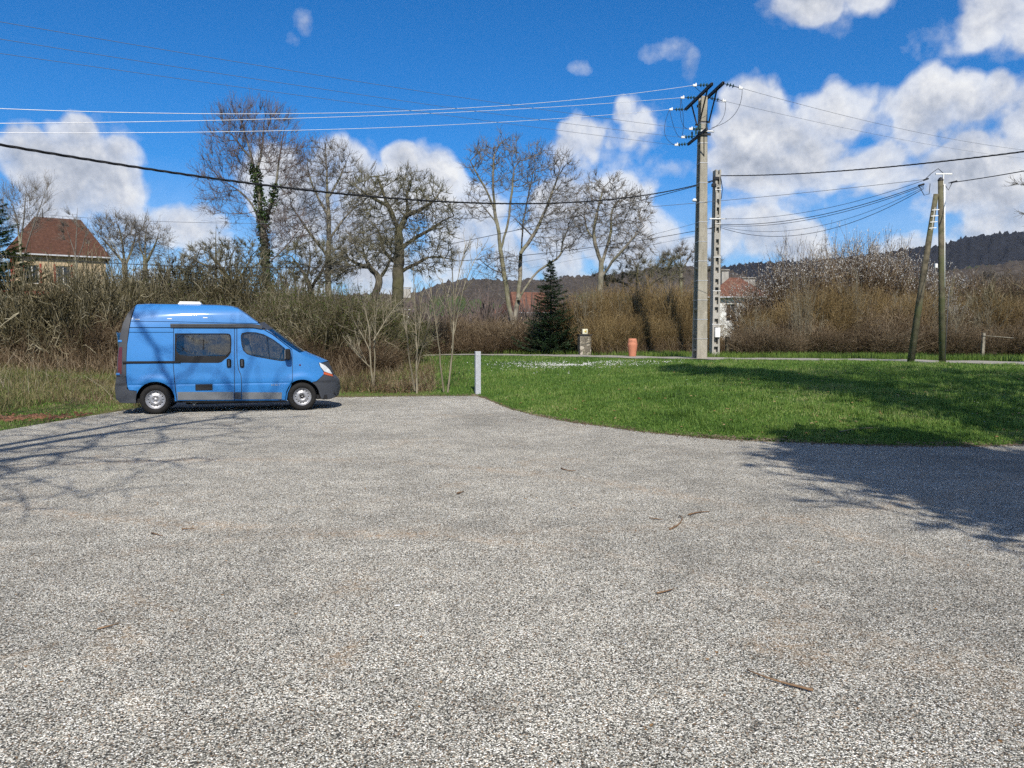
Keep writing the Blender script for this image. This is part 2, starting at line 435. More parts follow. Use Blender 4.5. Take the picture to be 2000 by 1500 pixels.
# gravelly bare spot on top of the mound
sp = ((X-2.6)/4.3)**2+((Y-31.6)/2.0)**2
keep &= ~((sp < 1) & (r.uniform(size=len(X)) < .75))
X, Y, clump = X[keep], Y[keep], clump[keep]
pt = np.array([mnoise.fractal(Vector((x_*.9, y_*.9, 3.)), .8, 2.1, 4) for x_, y_ in zip(X, Y)])
bare = pt < -.28; kk = ~(bare & (r.random(len(X)) < .7)); X, Y, clump, pt = X[kk], Y[kk], clump[kk], pt[kk]
H = (.03+.045*r.random(len(X))**2+.03*np.clip(clump, 0, 1)+.07*np.clip(pt, 0, .8))*(1+.25*(Y > 20))
ed = edge_d(X, Y); H *= np.clip(.55+ed, .5, 1)
blades('lawn_grass', np.stack([X, Y, hgt(X, Y)-.004], 1), H, .007+.0045*r.random(len(X))+.00022*Y, M['grass'], .5, 4)
# taller tufts on the lawn
tx, ty = sample_view(330, 12.3, 34, -.04, .70, r, 1.2)
ok = (~inside_lot(np.stack([tx, ty], 1))) & (edge_d(tx, ty) > .7) & (lane_d(tx, ty) > 2.1); tx, ty = tx[ok], ty[ok]
tx = np.concatenate([tx, [5.55, 3.1, 8.05, 4.3]]); ty = np.concatenate([ty, [20.3, 17.6, 15.2, 18.4]])
X = np.repeat(tx, 90); Y = np.repeat(ty, 90); X = X+r.normal(0, .085, len(X)); Y = Y+r.normal(0, .085, len(Y))
blades('grass_tufts', np.stack([X, Y, hgt(X, Y)-.004], 1), r.uniform(.08, .19, len(X)), np.full(len(X), .010), M['grass'], .55, 5)
# verge beyond the lane
X, Y = sample_view(150000, 24, 47, -.16, .80, r, .2)
yl = np.interp(X, LANE[::-1, 0], LANE[::-1, 1]); ld = lane_d(X, Y)
ok = (Y > yl) & (ld > LANE_W+.02) & (ld < LANE_W+3.4+.5*lnoise(X, Y, .8)) & ((X > 6) | (ld < LANE_W+1.2))
X, Y = X[ok], Y[ok]
blades('verge_grass', np.stack([X, Y, hgt(X, Y)-.01], 1), r.uniform(.10, .36, len(X)), np.full(len(X), .018), M['verge_grass'], .45, 6)
# rough grass round the van
X, Y = sample_view(230000, 13, 43, -.78, -.02, r, 1.3)
P2 = np.stack([X, Y], 1); c2 = lnoise(X, Y, .8, 1)*.5+lnoise(X, Y, 2.3, 6)*.5
ok = (~inside_lot(P2)) & (r.uniform(size=len(X)) < 1-lawn_t(X, Y)) & (lane_d(X, Y) > LANE_W+.1) & (r.uniform(size=len(X)) < .75+.4*c2)
X, Y, c2 = X[ok], Y[ok], c2[ok]; ed = edge_d(X, Y)
green = (r.uniform(size=len(X)) < np.where(ed < 1.6, .85, .28)) | ((X > -4.5) & (r.uniform(size=len(X)) < .55))
Hh = np.where(ed < 1.4, .05, .09)+r.random(len(X))**2*np.where(ed < 1.6, .06, .36)*(.6+.6*np.clip(c2+.4, 0, 1))
Pz = np.stack([X, Y, hgt(X, Y)-.01], 1)
blades('rough_grass', Pz[~green], Hh[~green], np.full((~green).sum(), .014), M['rough_grass'], .7, 7)
blades('mossy_grass', Pz[green], Hh[green]*.7, np.full(green.sum(), .012), M['grass'], .6, 8)

# scattered flat leaves and stones (nobody could count them)
def flakes(name, X, Y, s, m, seed, dz=.012, thick=.35):
    r = np.random.default_rng(seed); n = len(X); z = hgt(X, Y); z = np.where(z < 0, 0, z)+dz
    c = np.stack([X, Y, z], 1); V = []
    ph = r.uniform(0, 2*PI, n)
    rads = s[:, None]*r.uniform(.5, 1, (n, 5))
    for k in range(5):
        a = ph+k*2*PI/5; rr = rads[:, k]
        V.append(c+np.stack([np.cos(a)*rr, np.sin(a)*rr, r.uniform(-.2, .2, n)*s], 1))
    top = c+np.stack([r.normal(0, .1, n)*s, r.normal(0, .1, n)*s, s*thick], 1)
    V.append(top); V = np.stack(V, 1).reshape(-1, 3); k = np.arange(n)[:, None]*6
    return tag(mesh_np(name, V, [k+np.array([[j, (j+1) % 5, 5]]) for j in range(5)], m), kind='stuff')
n = 1700; aa = r.uniform(0, 2*PI, n); rr = np.abs(r.normal(0, .55, n))*(1+.3*np.sin(aa*3+1)+.2*np.sin(aa*7))
X = 2.6+4.4*rr*np.cos(aa); Y = 31.3+2.9*rr*np.sin(aa)
flakes('white_stones', X, Y, r.uniform(.010, .034, n), M['white_stone'], 1, .02, .8)
X, Y = sample_view(1500, 13, 33, -.03, .68, r, .6); w = lnoise(X, Y, .5, 9)+.8*((Y > 24) & (X > 7))
ok = (~inside_lot(np.stack([X, Y], 1))) & (lane_d(X, Y) > 1.6) & (w > .35); X, Y = X[ok], Y[ok]
flakes('daisies', X, Y, r.uniform(.008, .017, len(X)), M['white_stone'], 2, .07, .2)
X, Y = sample_view(700, 12, 33, -.5, .68, r, 1.4); ok = (~inside_lot(np.stack([X, Y], 1))) & (lnoise(X, Y, .9, 4) > -.1); X, Y = X[ok], Y[ok]
flakes('dead_leaves', X, Y, r.uniform(.02, .05, len(X)), M['dead_leaf'], 3, .05, .3)
X = r.uniform(-7, 8, 170); Y = r.uniform(1.8, 13, 170); ok = inside_lot(np.stack([X, Y+.5], 1)); X, Y = X[ok], Y[ok]
flakes('leaf_crumbs', X, Y, r.uniform(.005, .016, len(X)), M['dead_leaf'], 4, .002, .3)
n = 15000; Y = 1.4+9*r.uniform(0, 1, n)**1.5; X = r.uniform(-.8, .8, n)*Y
flakes('loose_chippings', X, Y, r.uniform(.0025, .0065, n), M['white_stone'], 8, .001, .8)
n = 260; Y = 1.8+10*r.uniform(0, 1, n); X = r.uniform(-.8, .8, n)*Y
flakes('leaf_crumbs', X, Y, r.uniform(.004, .012, n), M['dead_leaf'], 9, .002, .3)
# soil crumbs and litter that fray the lawn edge
n = 5200; t_ = r.uniform(0, 1, n); ex = -1.2+14*t_**1.1; X = ex; Y = np.interp(ex, EDGE[:, 0], EDGE[:, 1])+r.normal(.06, .11, n)+.08*lnoise(ex, ex*0, 2.1)
M['soil'] = leafmat('soil_crumbs', [(.2, (.05, .035, .02)), (.55, (.13, .095, .06)), (.95, (.30, .25, .17))], 0, .95)
flakes('soil_crumbs', X, Y, r.uniform(.008, .032, n), M['soil'], 6, .004, .5)
n = 1500; ex = -9.5+9*r.uniform(0, 1, n); Y = np.interp(ex, EDGE[:, 0], EDGE[:, 1])+r.normal(.04, .10, n)
flakes('soil_crumbs', ex, Y, r.uniform(.008, .035, n), M['soil'], 7, .004, .5)
# red earth patch by the lot edge on the left
n = 1000; X = r.normal(-10.1, 1.3, n); Y = 15.9+.25*(X+10.1)+r.normal(0, .36, n); ok = ~inside_lot(np.stack([X, Y], 1)); X, Y = X[ok], Y[ok]
M['earth'] = leafmat('red_earth', [(.2, (.10, .04, .02)), (.6, (.20, .09, .05)), (.95, (.33, .19, .11))], 0, .95)
flakes('red_earth', X, Y, r.uniform(.02, .07, len(X)), M['earth'], 5, .02, .6)

# ================================================================ HILLS
def hill_mat(name, wood, field):
    t = NT(name); v = t.world(1)
    a = t.noise(v, .012, 4, .6); b = t.noise(v, .09, 5, .7); f = t.noise(v, .3, 4, .7)
    c = t.ramp(b, [(.3, tuple(x*.55 for x in wood)), (.55, wood), (.75, tuple(min(1, x*1.6) for x in wood))])
    sx = t.n('ShaderNodeSeparateXYZ'); t.l(v, sx.inputs[0])
    low = t.ramp(t.math('MULTIPLY', sx.outputs[2], .01), [(.33, 1.0), (.44, 0.0)])
    fm = t.math('MULTIPLY', t.ramp(a, [(.50, 0.0), (.53, 1.0)]), low)
    c = t.mix(c, t.mix(field, tuple(x*.7 for x in field), f), fm)
    return t.bsdf(c, .95, .05)
M['hill'] = hill_mat('wooded_hill', (.085, .072, .06), (.08, .11, .04))
M['hill_cloud_shaded'] = hill_mat('cloud_shaded_wooded_hill', (.022, .024, .030), (.06, .08, .03))  # cloud shadow on the right-hand hill is put into this darker wood colour
def hill(name, R0, R1, prof, m, rows=60, cols=520, bump=4.5, seed=0, a0=-40, a1=60, rback=None):
    """ridge seen at prof [(px, py)], standing between R0 (foot) and R1 (crest)"""
    us = np.tan(np.radians(np.linspace(a0, a1, cols)))
    px = 1000+us*F
    py = np.interp(px, [p[0] for p in prof], [p[1] for p in prof])
    ts = np.linspace(0, 1.25, rows); V = []
    r = np.random.default_rng(seed)
    for t in ts:
        Yd = R0+(R1-R0)*t
        # height of the crest so that it stands at py from the car park
        top = CAMH+(HOR-py)/F*R1
        s = sstep(t) if t <= 1 else 1-.5*(t-1)
        x = us*Yd; z = -8+(top+8)*s
        f1 = np.array([mnoise.fractal(Vector((a*.006, Yd*.006, seed)), .9, 2.1, 4) for a in x])
        z = z+f1*(top*.13)*(1-abs(2*min(t, 1)-1)*.8)
        z = z+r.normal(0, 1, cols)*bump*np.minimum(1, t*3)*.5+bump*.7*np.array([mnoise.noise(Vector((a*.07, Yd*.07, seed))) for a in x])
        V.append(np.stack([x, np.full(cols, Yd), z], 1))
    V = np.stack(V, 0).reshape(-1, 3); i = np.arange(rows*cols).reshape(rows, cols)
    Q = np.stack([i[:-1, :-1], i[:-1, 1:], i[1:, 1:], i[1:, :-1]], -1).reshape(-1, 4)
    return tag(mesh_np(name, V, [Q], m), kind='structure')
hill('hills', 260, 900, [(-200, 590), (500, 590), (820, 580), (860, 562), (905, 553), (950, 552), (1010, 556), (1060, 555), (1130, 548), (1200, 543), (1290, 533), (1350, 530), (1400, 530), (1440, 545), (1500, 572), (1600, 595), (3000, 600)], M['hill'], seed=2, bump=3.2, a0=-35, a1=50)
hill('hill', 700, 1500, [(-200, 620), (1150, 600), (1350, 545), (1400, 530), (1440, 524), (1500, 522), (1540, 520), (1640, 512), (1720, 503), (1780, 494), (1830, 486), (1880, 475), (1940, 467), (2000, 462), (2200, 450), (2600, 470), (3200, 560)], M['hill_cloud_shaded'], seed=5, bump=6, a0=-10, a1=62)
hill('hills', 130, 420, [(-200, 640), (600, 640), (820, 622), (1000, 612), (1100, 600), (1400, 610), (1600, 600), (1750, 555), (1850, 535), (1930, 522), (2000, 514), (2200, 500), (3200, 560)], M['hill'], seed=8, bump=1.6, a0=-30, a1=62, rows=46)

# ================================================================ SKY
SUN_AZ, SUN_EL = math.radians(9), math.radians(41)     # to the right of straight behind
sund = Vector((math.sin(SUN_AZ)*math.cos(SUN_EL), -math.cos(SUN_AZ)*math.cos(SUN_EL), math.sin(SUN_EL)))
W = bpy.data.worlds.new('World'); SC.world = W; W.use_nodes = True
wt = W.node_tree; wt.nodes.clear()
def wn(typ, **kw):
    n = wt.nodes.new(typ)
    for k, v in kw.items(): setattr(n, k, v)
    return n
def wm(op, a, b=None, c=None, clamp=False):
    m = wn('ShaderNodeMath', operation=op, use_clamp=clamp)
    for i, v in enumerate((a, b, c)):
        if v is None: continue
        if hasattr(v, 'links'): wt.links.new(v, m.inputs[i])
        else: m.inputs[i].default_value = v
    return m.outputs[0]
def wramp(f, stops):
    r = wn('ShaderNodeValToRGB'); e = r.color_ramp.elements
    while len(e) < len(stops): e.new(.5)
    for el, (p, c) in zip(e, stops): el.position = p; el.color = (*c, 1) if hasattr(c, '__len__') else (c, c, c, 1)
    wt.links.new(f, r.inputs[0]); return r.outputs[0]
def wmix(a, b, f, mode='MIX'):
    m = wn('ShaderNodeMix', data_type='RGBA', blend_type=mode)
    for sock, v in ((m.inputs[0], f), (m.inputs[6], a), (m.inputs[7], b)):
        if hasattr(v, 'links'): wt.links.new(v, sock)
        else: sock.default_value = (*v, 1) if hasattr(v, '__len__') else v
    return m.outputs[2]
out = wn('ShaderNodeOutputWorld'); bg = wn('ShaderNodeBackground'); wt.links.new(bg.outputs[0], out.inputs[0])
sky = wn('ShaderNodeTexSky', sky_type='NISHITA'); sky.sun_disc = False
sky.sun_elevation = SUN_EL; sky.sun_rotation = PI-SUN_AZ; sky.altitude = 300; sky.air_density = 1.0; sky.dust_density = .25; sky.ozone_density = 2.5
bg.inputs['Strength'].default_value = .10
tc = wn('ShaderNodeTexCoord'); D = tc.outputs['Generated']
nrm = wn('ShaderNodeVectorMath', operation='NORMALIZE'); wt.links.new(D, nrm.inputs[0]); D = nrm.outputs[0]
sx = wn('ShaderNodeSeparateXYZ'); wt.links.new(D, sx.inputs[0])
az = wm('ARCTAN2', sx.outputs[0], sx.outputs[1]); el = wm('ARCSINE', sx.outputs[2])
BL = [(130, 330, 130, 75, 1), (150, 262, 42, 38, .8), (215, 292, 50, 24, .6), (60, 300, 60, 45, .7), (190, 400, 120, 60, .8), (330, 445, 190, 50, .8), (80, 430, 160, 60, .7),
      (585, 400, 105, 110, 1.1), (560, 320, 50, 45, .9), (665, 300, 45, 38, .6), (700, 380, 90, 80, .9), (830, 365, 80, 66, 1), (780, 320, 45, 36, .8), (900, 430, 120, 70, .8), (640, 500, 330, 80, .9),
      (1165, 300, 95, 55, .62), (1235, 242, 44, 32, .38), (1150, 372, 80, 60, .4), (1090, 400, 60, 60, .9), (1240, 340, 50, 40, .5), (1180, 460, 170, 50, .6),
      (1490, 235, 85, 78, .85), (1620, 255, 150, 85, 1), (1570, 200, 60, 34, .7), (1710, 215, 60, 50, .9), (1800, 220, 75, 75, 1), (1810, 168, 30, 32, .9), (1895, 190, 50, 52, 1), (1950, 175, 42, 42, .9), (2060, 230, 130, 110, 1), (1700, 320, 330, 72, .95), (1930, 350, 220, 90, .95),
      (1480, 330, 140, 42, .7), (1950, 440, 120, 60, .9), (1760, 490, 140, 42, .8), (1500, 470, 150, 60, .7), (1250, 480, 160, 42, .7), (1440, 430, 120, 40, .5),
      (1720, -30, 260, 50, .8), (1940, 20, 110, 72, .8), (2050, 50, 130, 66, .8),
     
      (2600, 100, 400, 200, .7), (3200, 500, 500, 160, .5), (-500, 430, 350, 110, .5)]
Fm = None
for (bx, by, brx, bry, amp) in BL:
    d = ray(bx, by); d /= np.linalg.norm(d); ca, ce = math.atan2(d[0], d[1]), math.asin(d[2])
    cosf = math.cos(ca)
    sa, se = brx/F*cosf**2*1.25, bry/F*cosf*1.25
    u = wm('MULTIPLY_ADD', az, 1/sa, -ca/sa); v = wm('MULTIPLY_ADD', el, 1/se, -ce/se)
    q2 = wm('MULTIPLY_ADD', u, u, wm('MULTIPLY', v, v))
    f = wm('MULTIPLY_ADD', q2, -amp if amp > .35 else -.6, amp)
    Fm = f if Fm is None else wm('SMOOTH_MAX', Fm, f, .18)
Fm = wm('MAXIMUM', Fm, -1.3)
low = wm('MULTIPLY_ADD', el, -8.0, 1.2)     # haze-bank of cloud low over the horizon
Fm = wm('MAXIMUM', Fm, wm('MINIMUM', low, .55))
Fw = None
for (bx, by, brx, bry, amp) in [(590, 45, 26, 34, 1), (572, 76, 24, 22, .9), (1295, 98, 62, 22, .9), (1352, 126, 22, 38, 1), (1130, 131, 26, 15, .8), (1240, 260, 62, 70, 1), (1180, 330, 140, 90, 1), (1130, 395, 110, 60, 1), (640, 300, 110, 55, .9), (180, 300, 110, 75, .9), (1300, 330, 70, 24, .7), (1480, 400, 240, 60, 1), (1280, 470, 240, 70, 1), (230, 300, 60, 34, .8), (1600, 10, 150, 60, .9), (1880, 70, 150, 60, .9)]:
    d = ray(bx, by); d /= np.linalg.norm(d); ca, ce = math.atan2(d[0], d[1]), math.asin(d[2])
    cosf = math.cos(ca); sa, se = brx/F*cosf**2*1.15, bry/F*cosf*1.15
    u = wm('MULTIPLY_ADD', az, 1/sa, -ca/sa); v = wm('MULTIPLY_ADD', el, 1/se, -ce/se)
    f = wm('MULTIPLY_ADD', wm('MULTIPLY_ADD', u, u, wm('MULTIPLY', v, v)), -amp, amp)
    Fw = f if Fw is None else wm('SMOOTH_MAX', Fw, f, .15)
# unseen broken cloud added overhead and behind, to whiten and lift the ambient light
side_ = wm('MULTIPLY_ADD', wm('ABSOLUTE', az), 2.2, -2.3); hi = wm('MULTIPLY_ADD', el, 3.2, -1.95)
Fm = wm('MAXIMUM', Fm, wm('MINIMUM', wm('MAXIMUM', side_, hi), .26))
def cn(vec, sc, det, rough=.55, dist=0.0, off=None):
    n = wn('ShaderNodeTexNoise'); n.inputs['Scale'].default_value = sc; n.inputs['Detail'].default_value = det; n.inputs['Roughness'].default_value = rough; n.inputs['Distortion'].default_value = dist
    if off:
        a = wn('ShaderNodeVectorMath', operation='ADD'); wt.links.new(vec, a.inputs[0]); a.inputs[1].default_value = off; vec = a.outputs[0]
    wt.links.new(vec, n.inputs['Vector']); return n.outputs['Fac']
vb_ = wn('ShaderNodeTexVoronoi', feature='F1'); vb_.inputs['Scale'].default_value = 15
vc_ = wn('ShaderNodeTexVoronoi', feature='F1'); vc_.inputs['Scale'].default_value = 36
wpn = wn('ShaderNodeTexNoise'); wpn.inputs['Scale'].default_value = 7; wpn.inputs['Detail'].default_value = 3; wt.links.new(D, wpn.inputs['Vector'])
wpa = wn('ShaderNodeVectorMath', operation='MULTIPLY_ADD'); wt.links.new(wpn.outputs['Color'], wpa.inputs[0]); wpa.inputs[1].default_value = (.09,)*3; wt.links.new(D, wpa.inputs[2]); wt.links.new(wpa.outputs[0], vb_.inputs['Vector']); wt.links.new(wpa.outputs[0], vc_.inputs['Vector'])
billow = wm('MULTIPLY_ADD', vb_.outputs['Distance'], -.95, wm('MULTIPLY_ADD', vc_.outputs['Distance'], -.42, .62))
n1 = cn(D, 9, 8, .55, .2); n2 = cn(D, 4.2, 5, .55, 0, (3, 1, 2))
n1b = cn(D, 9, 8, .55, .2, (.002, 0, .014)); n3 = cn(D, 26, 5, .6); n3b = cn(D, 26, 5, .6, 0, (.001, 0, .0045))
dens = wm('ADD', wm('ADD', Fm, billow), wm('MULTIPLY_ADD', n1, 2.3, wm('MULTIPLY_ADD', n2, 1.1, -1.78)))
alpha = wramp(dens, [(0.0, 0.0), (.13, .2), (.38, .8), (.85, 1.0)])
veil = wm('ADD', wm('MAXIMUM', Fw, -1.0), wm('MULTIPLY_ADD', n1, 3.2, wm('MULTIPLY_ADD', n3, 2.4, -3.2)))
alpha = wm('MAXIMUM', alpha, wramp(veil, [(0.0, 0.0), (.35, .16), (.8, .42), (1.0, .55)]))
alpha = wm('MAXIMUM', alpha, wm('MULTIPLY_ADD', el, -2.3, .50, clamp=True))
rel = wm('MULTIPLY_ADD', wm('SUBTRACT', n1, n1b), 3.0, wm('MULTIPLY', wm('SUBTRACT', n3, n3b), 1.0))
core = wramp(dens, [(.35, 0.0), (1.0, .26)])
lit = wm('SUBTRACT', wm('ADD', rel, .74), core)
lit = wm('ADD', wm('ADD', lit, wm('MULTIPLY', wm('SUBTRACT', n2, .5), -.9)), wm('MULTIPLY', billow, .35))
ccol = wramp(lit, [(.12, (3.9, 4.3, 5.1)), (.38, (5.5, 5.85, 6.6)), (.6, (7.3, 7.5, 8.0)), (.88, (9.4, 9.45, 9.5))])
skyc = wmix(sky.outputs[0], (.46, .87, 1.30), 1.0, 'MULTIPLY')
hsv = wn('ShaderNodeHueSaturation'); hsv.inputs['Saturation'].default_value = 1.1; hsv.inputs['Value'].default_value = 1.0; wt.links.new(skyc, hsv.inputs['Color'])
# the front half carries the clouds of the photograph; the unseen rest gets the looser cover added for its ambient light
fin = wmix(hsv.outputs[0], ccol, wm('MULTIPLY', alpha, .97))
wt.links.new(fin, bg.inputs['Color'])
sl = bpy.data.lights.new('sun', 'SUN'); sl.energy = 5.0; sl.angle = math.radians(.53); sl.color = (1, .93, .82)
so = bpy.data.objects.new('sun', sl); COL.objects.link(so); so.rotation_euler = sund.to_track_quat('Z', 'Y').to_euler(); so.location = (0, 0, 30)

# ================================================================ CAMERA
cam = bpy.data.cameras.new('camera'); cam.sensor_width = 36; cam.lens = F/2000*36; cam.clip_end = 9000; cam.clip_start = .05
co = bpy.data.objects.new('camera', cam); COL.objects.link(co); co.location = (0, 0, CAMH); co.rotation_euler = (PI/2-PITCH, 0, 0)
SC.camera = co
SC.view_settings.view_transform = 'Standard'; SC.view_settings.look = 'None'; SC.view_settings.gamma = 1; SC.view_settings.exposure = 0.0
SC.render.resolution_x, SC.render.resolution_y = 1024, 768
SC.cycles.max_bounces = 5; SC.cycles.diffuse_bounces = 2; SC.cycles.glossy_bounces = 2; SC.cycles.transparent_max_bounces = 10; SC.cycles.transmission_bounces = 2
SC.cycles.caustics_reflective = False; SC.cycles.caustics_refractive = False; SC.cycles.sample_clamp_indirect = 4
SC.cycles.use_denoising = False
SC.cycles.use_adaptive_sampling = True; SC.cycles.adaptive_threshold = .02

# ================================================================ AIR
def haze(dens):
    me = MB(); R_, z0_, z1_ = 4600, -14, 330
    o = me.box((0, 0, (z0_+z1_)/2), (2*R_, 2*R_, z1_-z0_)).build('haze', [])
    t = NT('air'); v = t.n('ShaderNodeVolumePrincipled'); v.inputs['Color'].default_value = (.78, .86, 1, 1); v.inputs['Density'].default_value = dens; v.inputs['Anisotropy'].default_value = .2
    t.l(v.outputs[0], t.out.inputs['Volume']); o.data.materials.append(t.m); tag(o, kind='stuff')
HAZE = .00005
if HAZE: haze(HAZE)
# ================================================================ VEGETATION
def frames(D):
    ref = np.array([.83, .31, .11]); ref = ref/np.linalg.norm(ref)
    D = D/np.maximum(np.linalg.norm(D, axis=1), 1e-9)[:, None]
    a = np.cross(D, ref); n = np.linalg.norm(a, axis=1); bad = n < .05
    a[bad] = np.cross(D[bad], np.array([0, 0, 1.])); a /= np.linalg.norm(a, axis=1)[:, None]
    return a, np.cross(D, a)
def tubes(P0, P1, R0, R1, D0, D1, sides):
    """one open prism per branch piece"""
    a0, b0 = frames(D0); a1, b1 = frames(D1); n = len(P0)
    V = np.empty((n, 2*sides, 3), dtype=np.float32)
    for k in range(sides):
        c, s = math.cos(2*PI*k/sides), math.sin(2*PI*k/sides)
        V[:, k] = P0+(a0*c+b0*s)*R0[:, None]; V[:, sides+k] = P1+(a1*c+b1*s)*R1[:, None]
    base_ = (np.arange(n)*2*sides)[:, None]
    f = np.array([[k, (k+1) % sides, sides+(k+1) % sides, sides+k] for k in range(sides)])
    Q = (base_[:, :, None]+f[None]).reshape(-1, 4)
    return V.reshape(-1, 3), Q
def join(parts):
    V, Q, o = [], [], 0
    for v, q in parts:
        if len(v) == 0: continue
        V.append(v); Q.append(q+o); o += len(v)
    return np.concatenate(V), np.concatenate(Q)
def chain_tubes(P, R, sides):
    """P (n,k,3) polylines, R (n,k)"""
    n, k, _ = P.shape
    D = np.gradient(P, axis=1)
    parts = []
    a, b = frames(D.reshape(-1, 3)); a = a.reshape(n, k, 3); b = b.reshape(n, k, 3)
    V = np.empty((n, k, sides, 3), dtype=np.float32)
    for s in range(sides):
        V[:, :, s] = P+(a*math.cos(2*PI*s/sides)+b*math.sin(2*PI*s/sides))*R[:, :, None]
    i = np.arange(n*k*sides).reshape(n, k, sides)
    Q = np.stack([i[:, :-1], np.roll(i, -1, 2)[:, :-1], np.roll(i, -1, 2)[:, 1:], i[:, 1:]], -1).reshape(-1, 4)
    return V.reshape(-1, 3), Q
def unit(v): return v/np.maximum(np.linalg.norm(v, axis=-1, keepdims=True), 1e-9)

def colonize(skel, attr, step, di, dk, up=.15, iters=140, r=None):
    """skel: list of polylines (arrays) already resampled, first point of limbs attaches to nearest earlier node"""
    pos, par = [], []
    for pl in skel:
        if not pos: prev = -1; start = 0
        else:
            dd = np.linalg.norm(np.array(pos)-pl[0], axis=1); prev = int(dd.argmin()); start = 0 if dd.min() > step*.5 else 1
        for p in pl[start:]:
            pos.append(p); par.append(prev); prev = len(pos)-1
    pos = [np.array(p) for p in pos]; n0 = len(pos)
    A = attr.copy(); nd = np.full(len(A), 1e9); ni = np.zeros(len(A), int)
    new = np.arange(len(pos)); nch = np.zeros(200000, int)
    lastdir = {}
    for it in range(iters):
        NP = np.array([pos[i] for i in new])
        if len(NP) and len(A):
            for c in range(0, len(NP), 400):
                dd = np.linalg.norm(A[:, None]-NP[None, c:c+400], axis=2); m = dd.argmin(1); mv = dd[np.arange(len(A)), m]
                u = mv < nd; nd[u] = mv[u]; ni[u] = new[c+m[u]]
        kill = nd < dk; A, nd, ni = A[~kill], nd[~kill], ni[~kill]
        if not len(A): break
        act = nd < di
        if not act.any():
            di *= 1.4
            if di > 12: break
            new = np.array([], int); continue
        ids = ni[act]; Aa = A[act]; uq, inv = np.unique(ids, return_inverse=True)
        PA = np.array([pos[i] for i in uq])
        dirs = unit(Aa-PA[inv]); acc = np.zeros((len(uq), 3)); np.add.at(acc, inv, dirs)
        acc = unit(acc)+np.array([0, 0, up])+r.normal(0, .16, acc.shape); acc = unit(acc)
        nw = []
        for k, i in enumerate(uq):
            if nch[i] >= 3: continue
            ld = lastdir.get(i)
            if ld is not None and ld@acc[k] > .97:
                acc[k] = unit(acc[k]+r.normal(0, .5, 3))
            lastdir[i] = acc[k]; nch[i] += 1
            pos.append(pos[i]+acc[k]*step); par.append(int(i)); nw.append(len(pos)-1)
        new = np.array(nw, int)
        if len(pos) > 16000: break
    return np.array(pos), np.array(par), n0
def resample(pl, step):
    pl = np.array(pl, float); seg = np.linalg.norm(np.diff(pl, axis=0), axis=1); s = np.concatenate([[0], np.cumsum(seg)])
    n = max(2, int(s[-1]/step)+1); t = np.linspace(0, s[-1], n)
    o = np.stack([np.interp(t, s, pl[:, k]) for k in range(3)], 1)
    for _ in range(2): o[1:-1] = (o[:-2]+2*o[1:-1]+o[2:])/4
    return o
def limb_px(pts, Y, r, dep=1.0):
    """polyline in picture px at a tree's depth -> 3-D limb that wanders in depth"""
    out_ = []; dy = 0; sgn = r.choice([-1, 1])
    for i, p in enumerate(pts):
        px, py = p[0], p[1]
        yy = Y+(p[2] if len(p) > 2 else dy)
        out_.append(at(px, py, yy)); dy += sgn*r.uniform(.1, .5)*dep
    return np.array(out_)
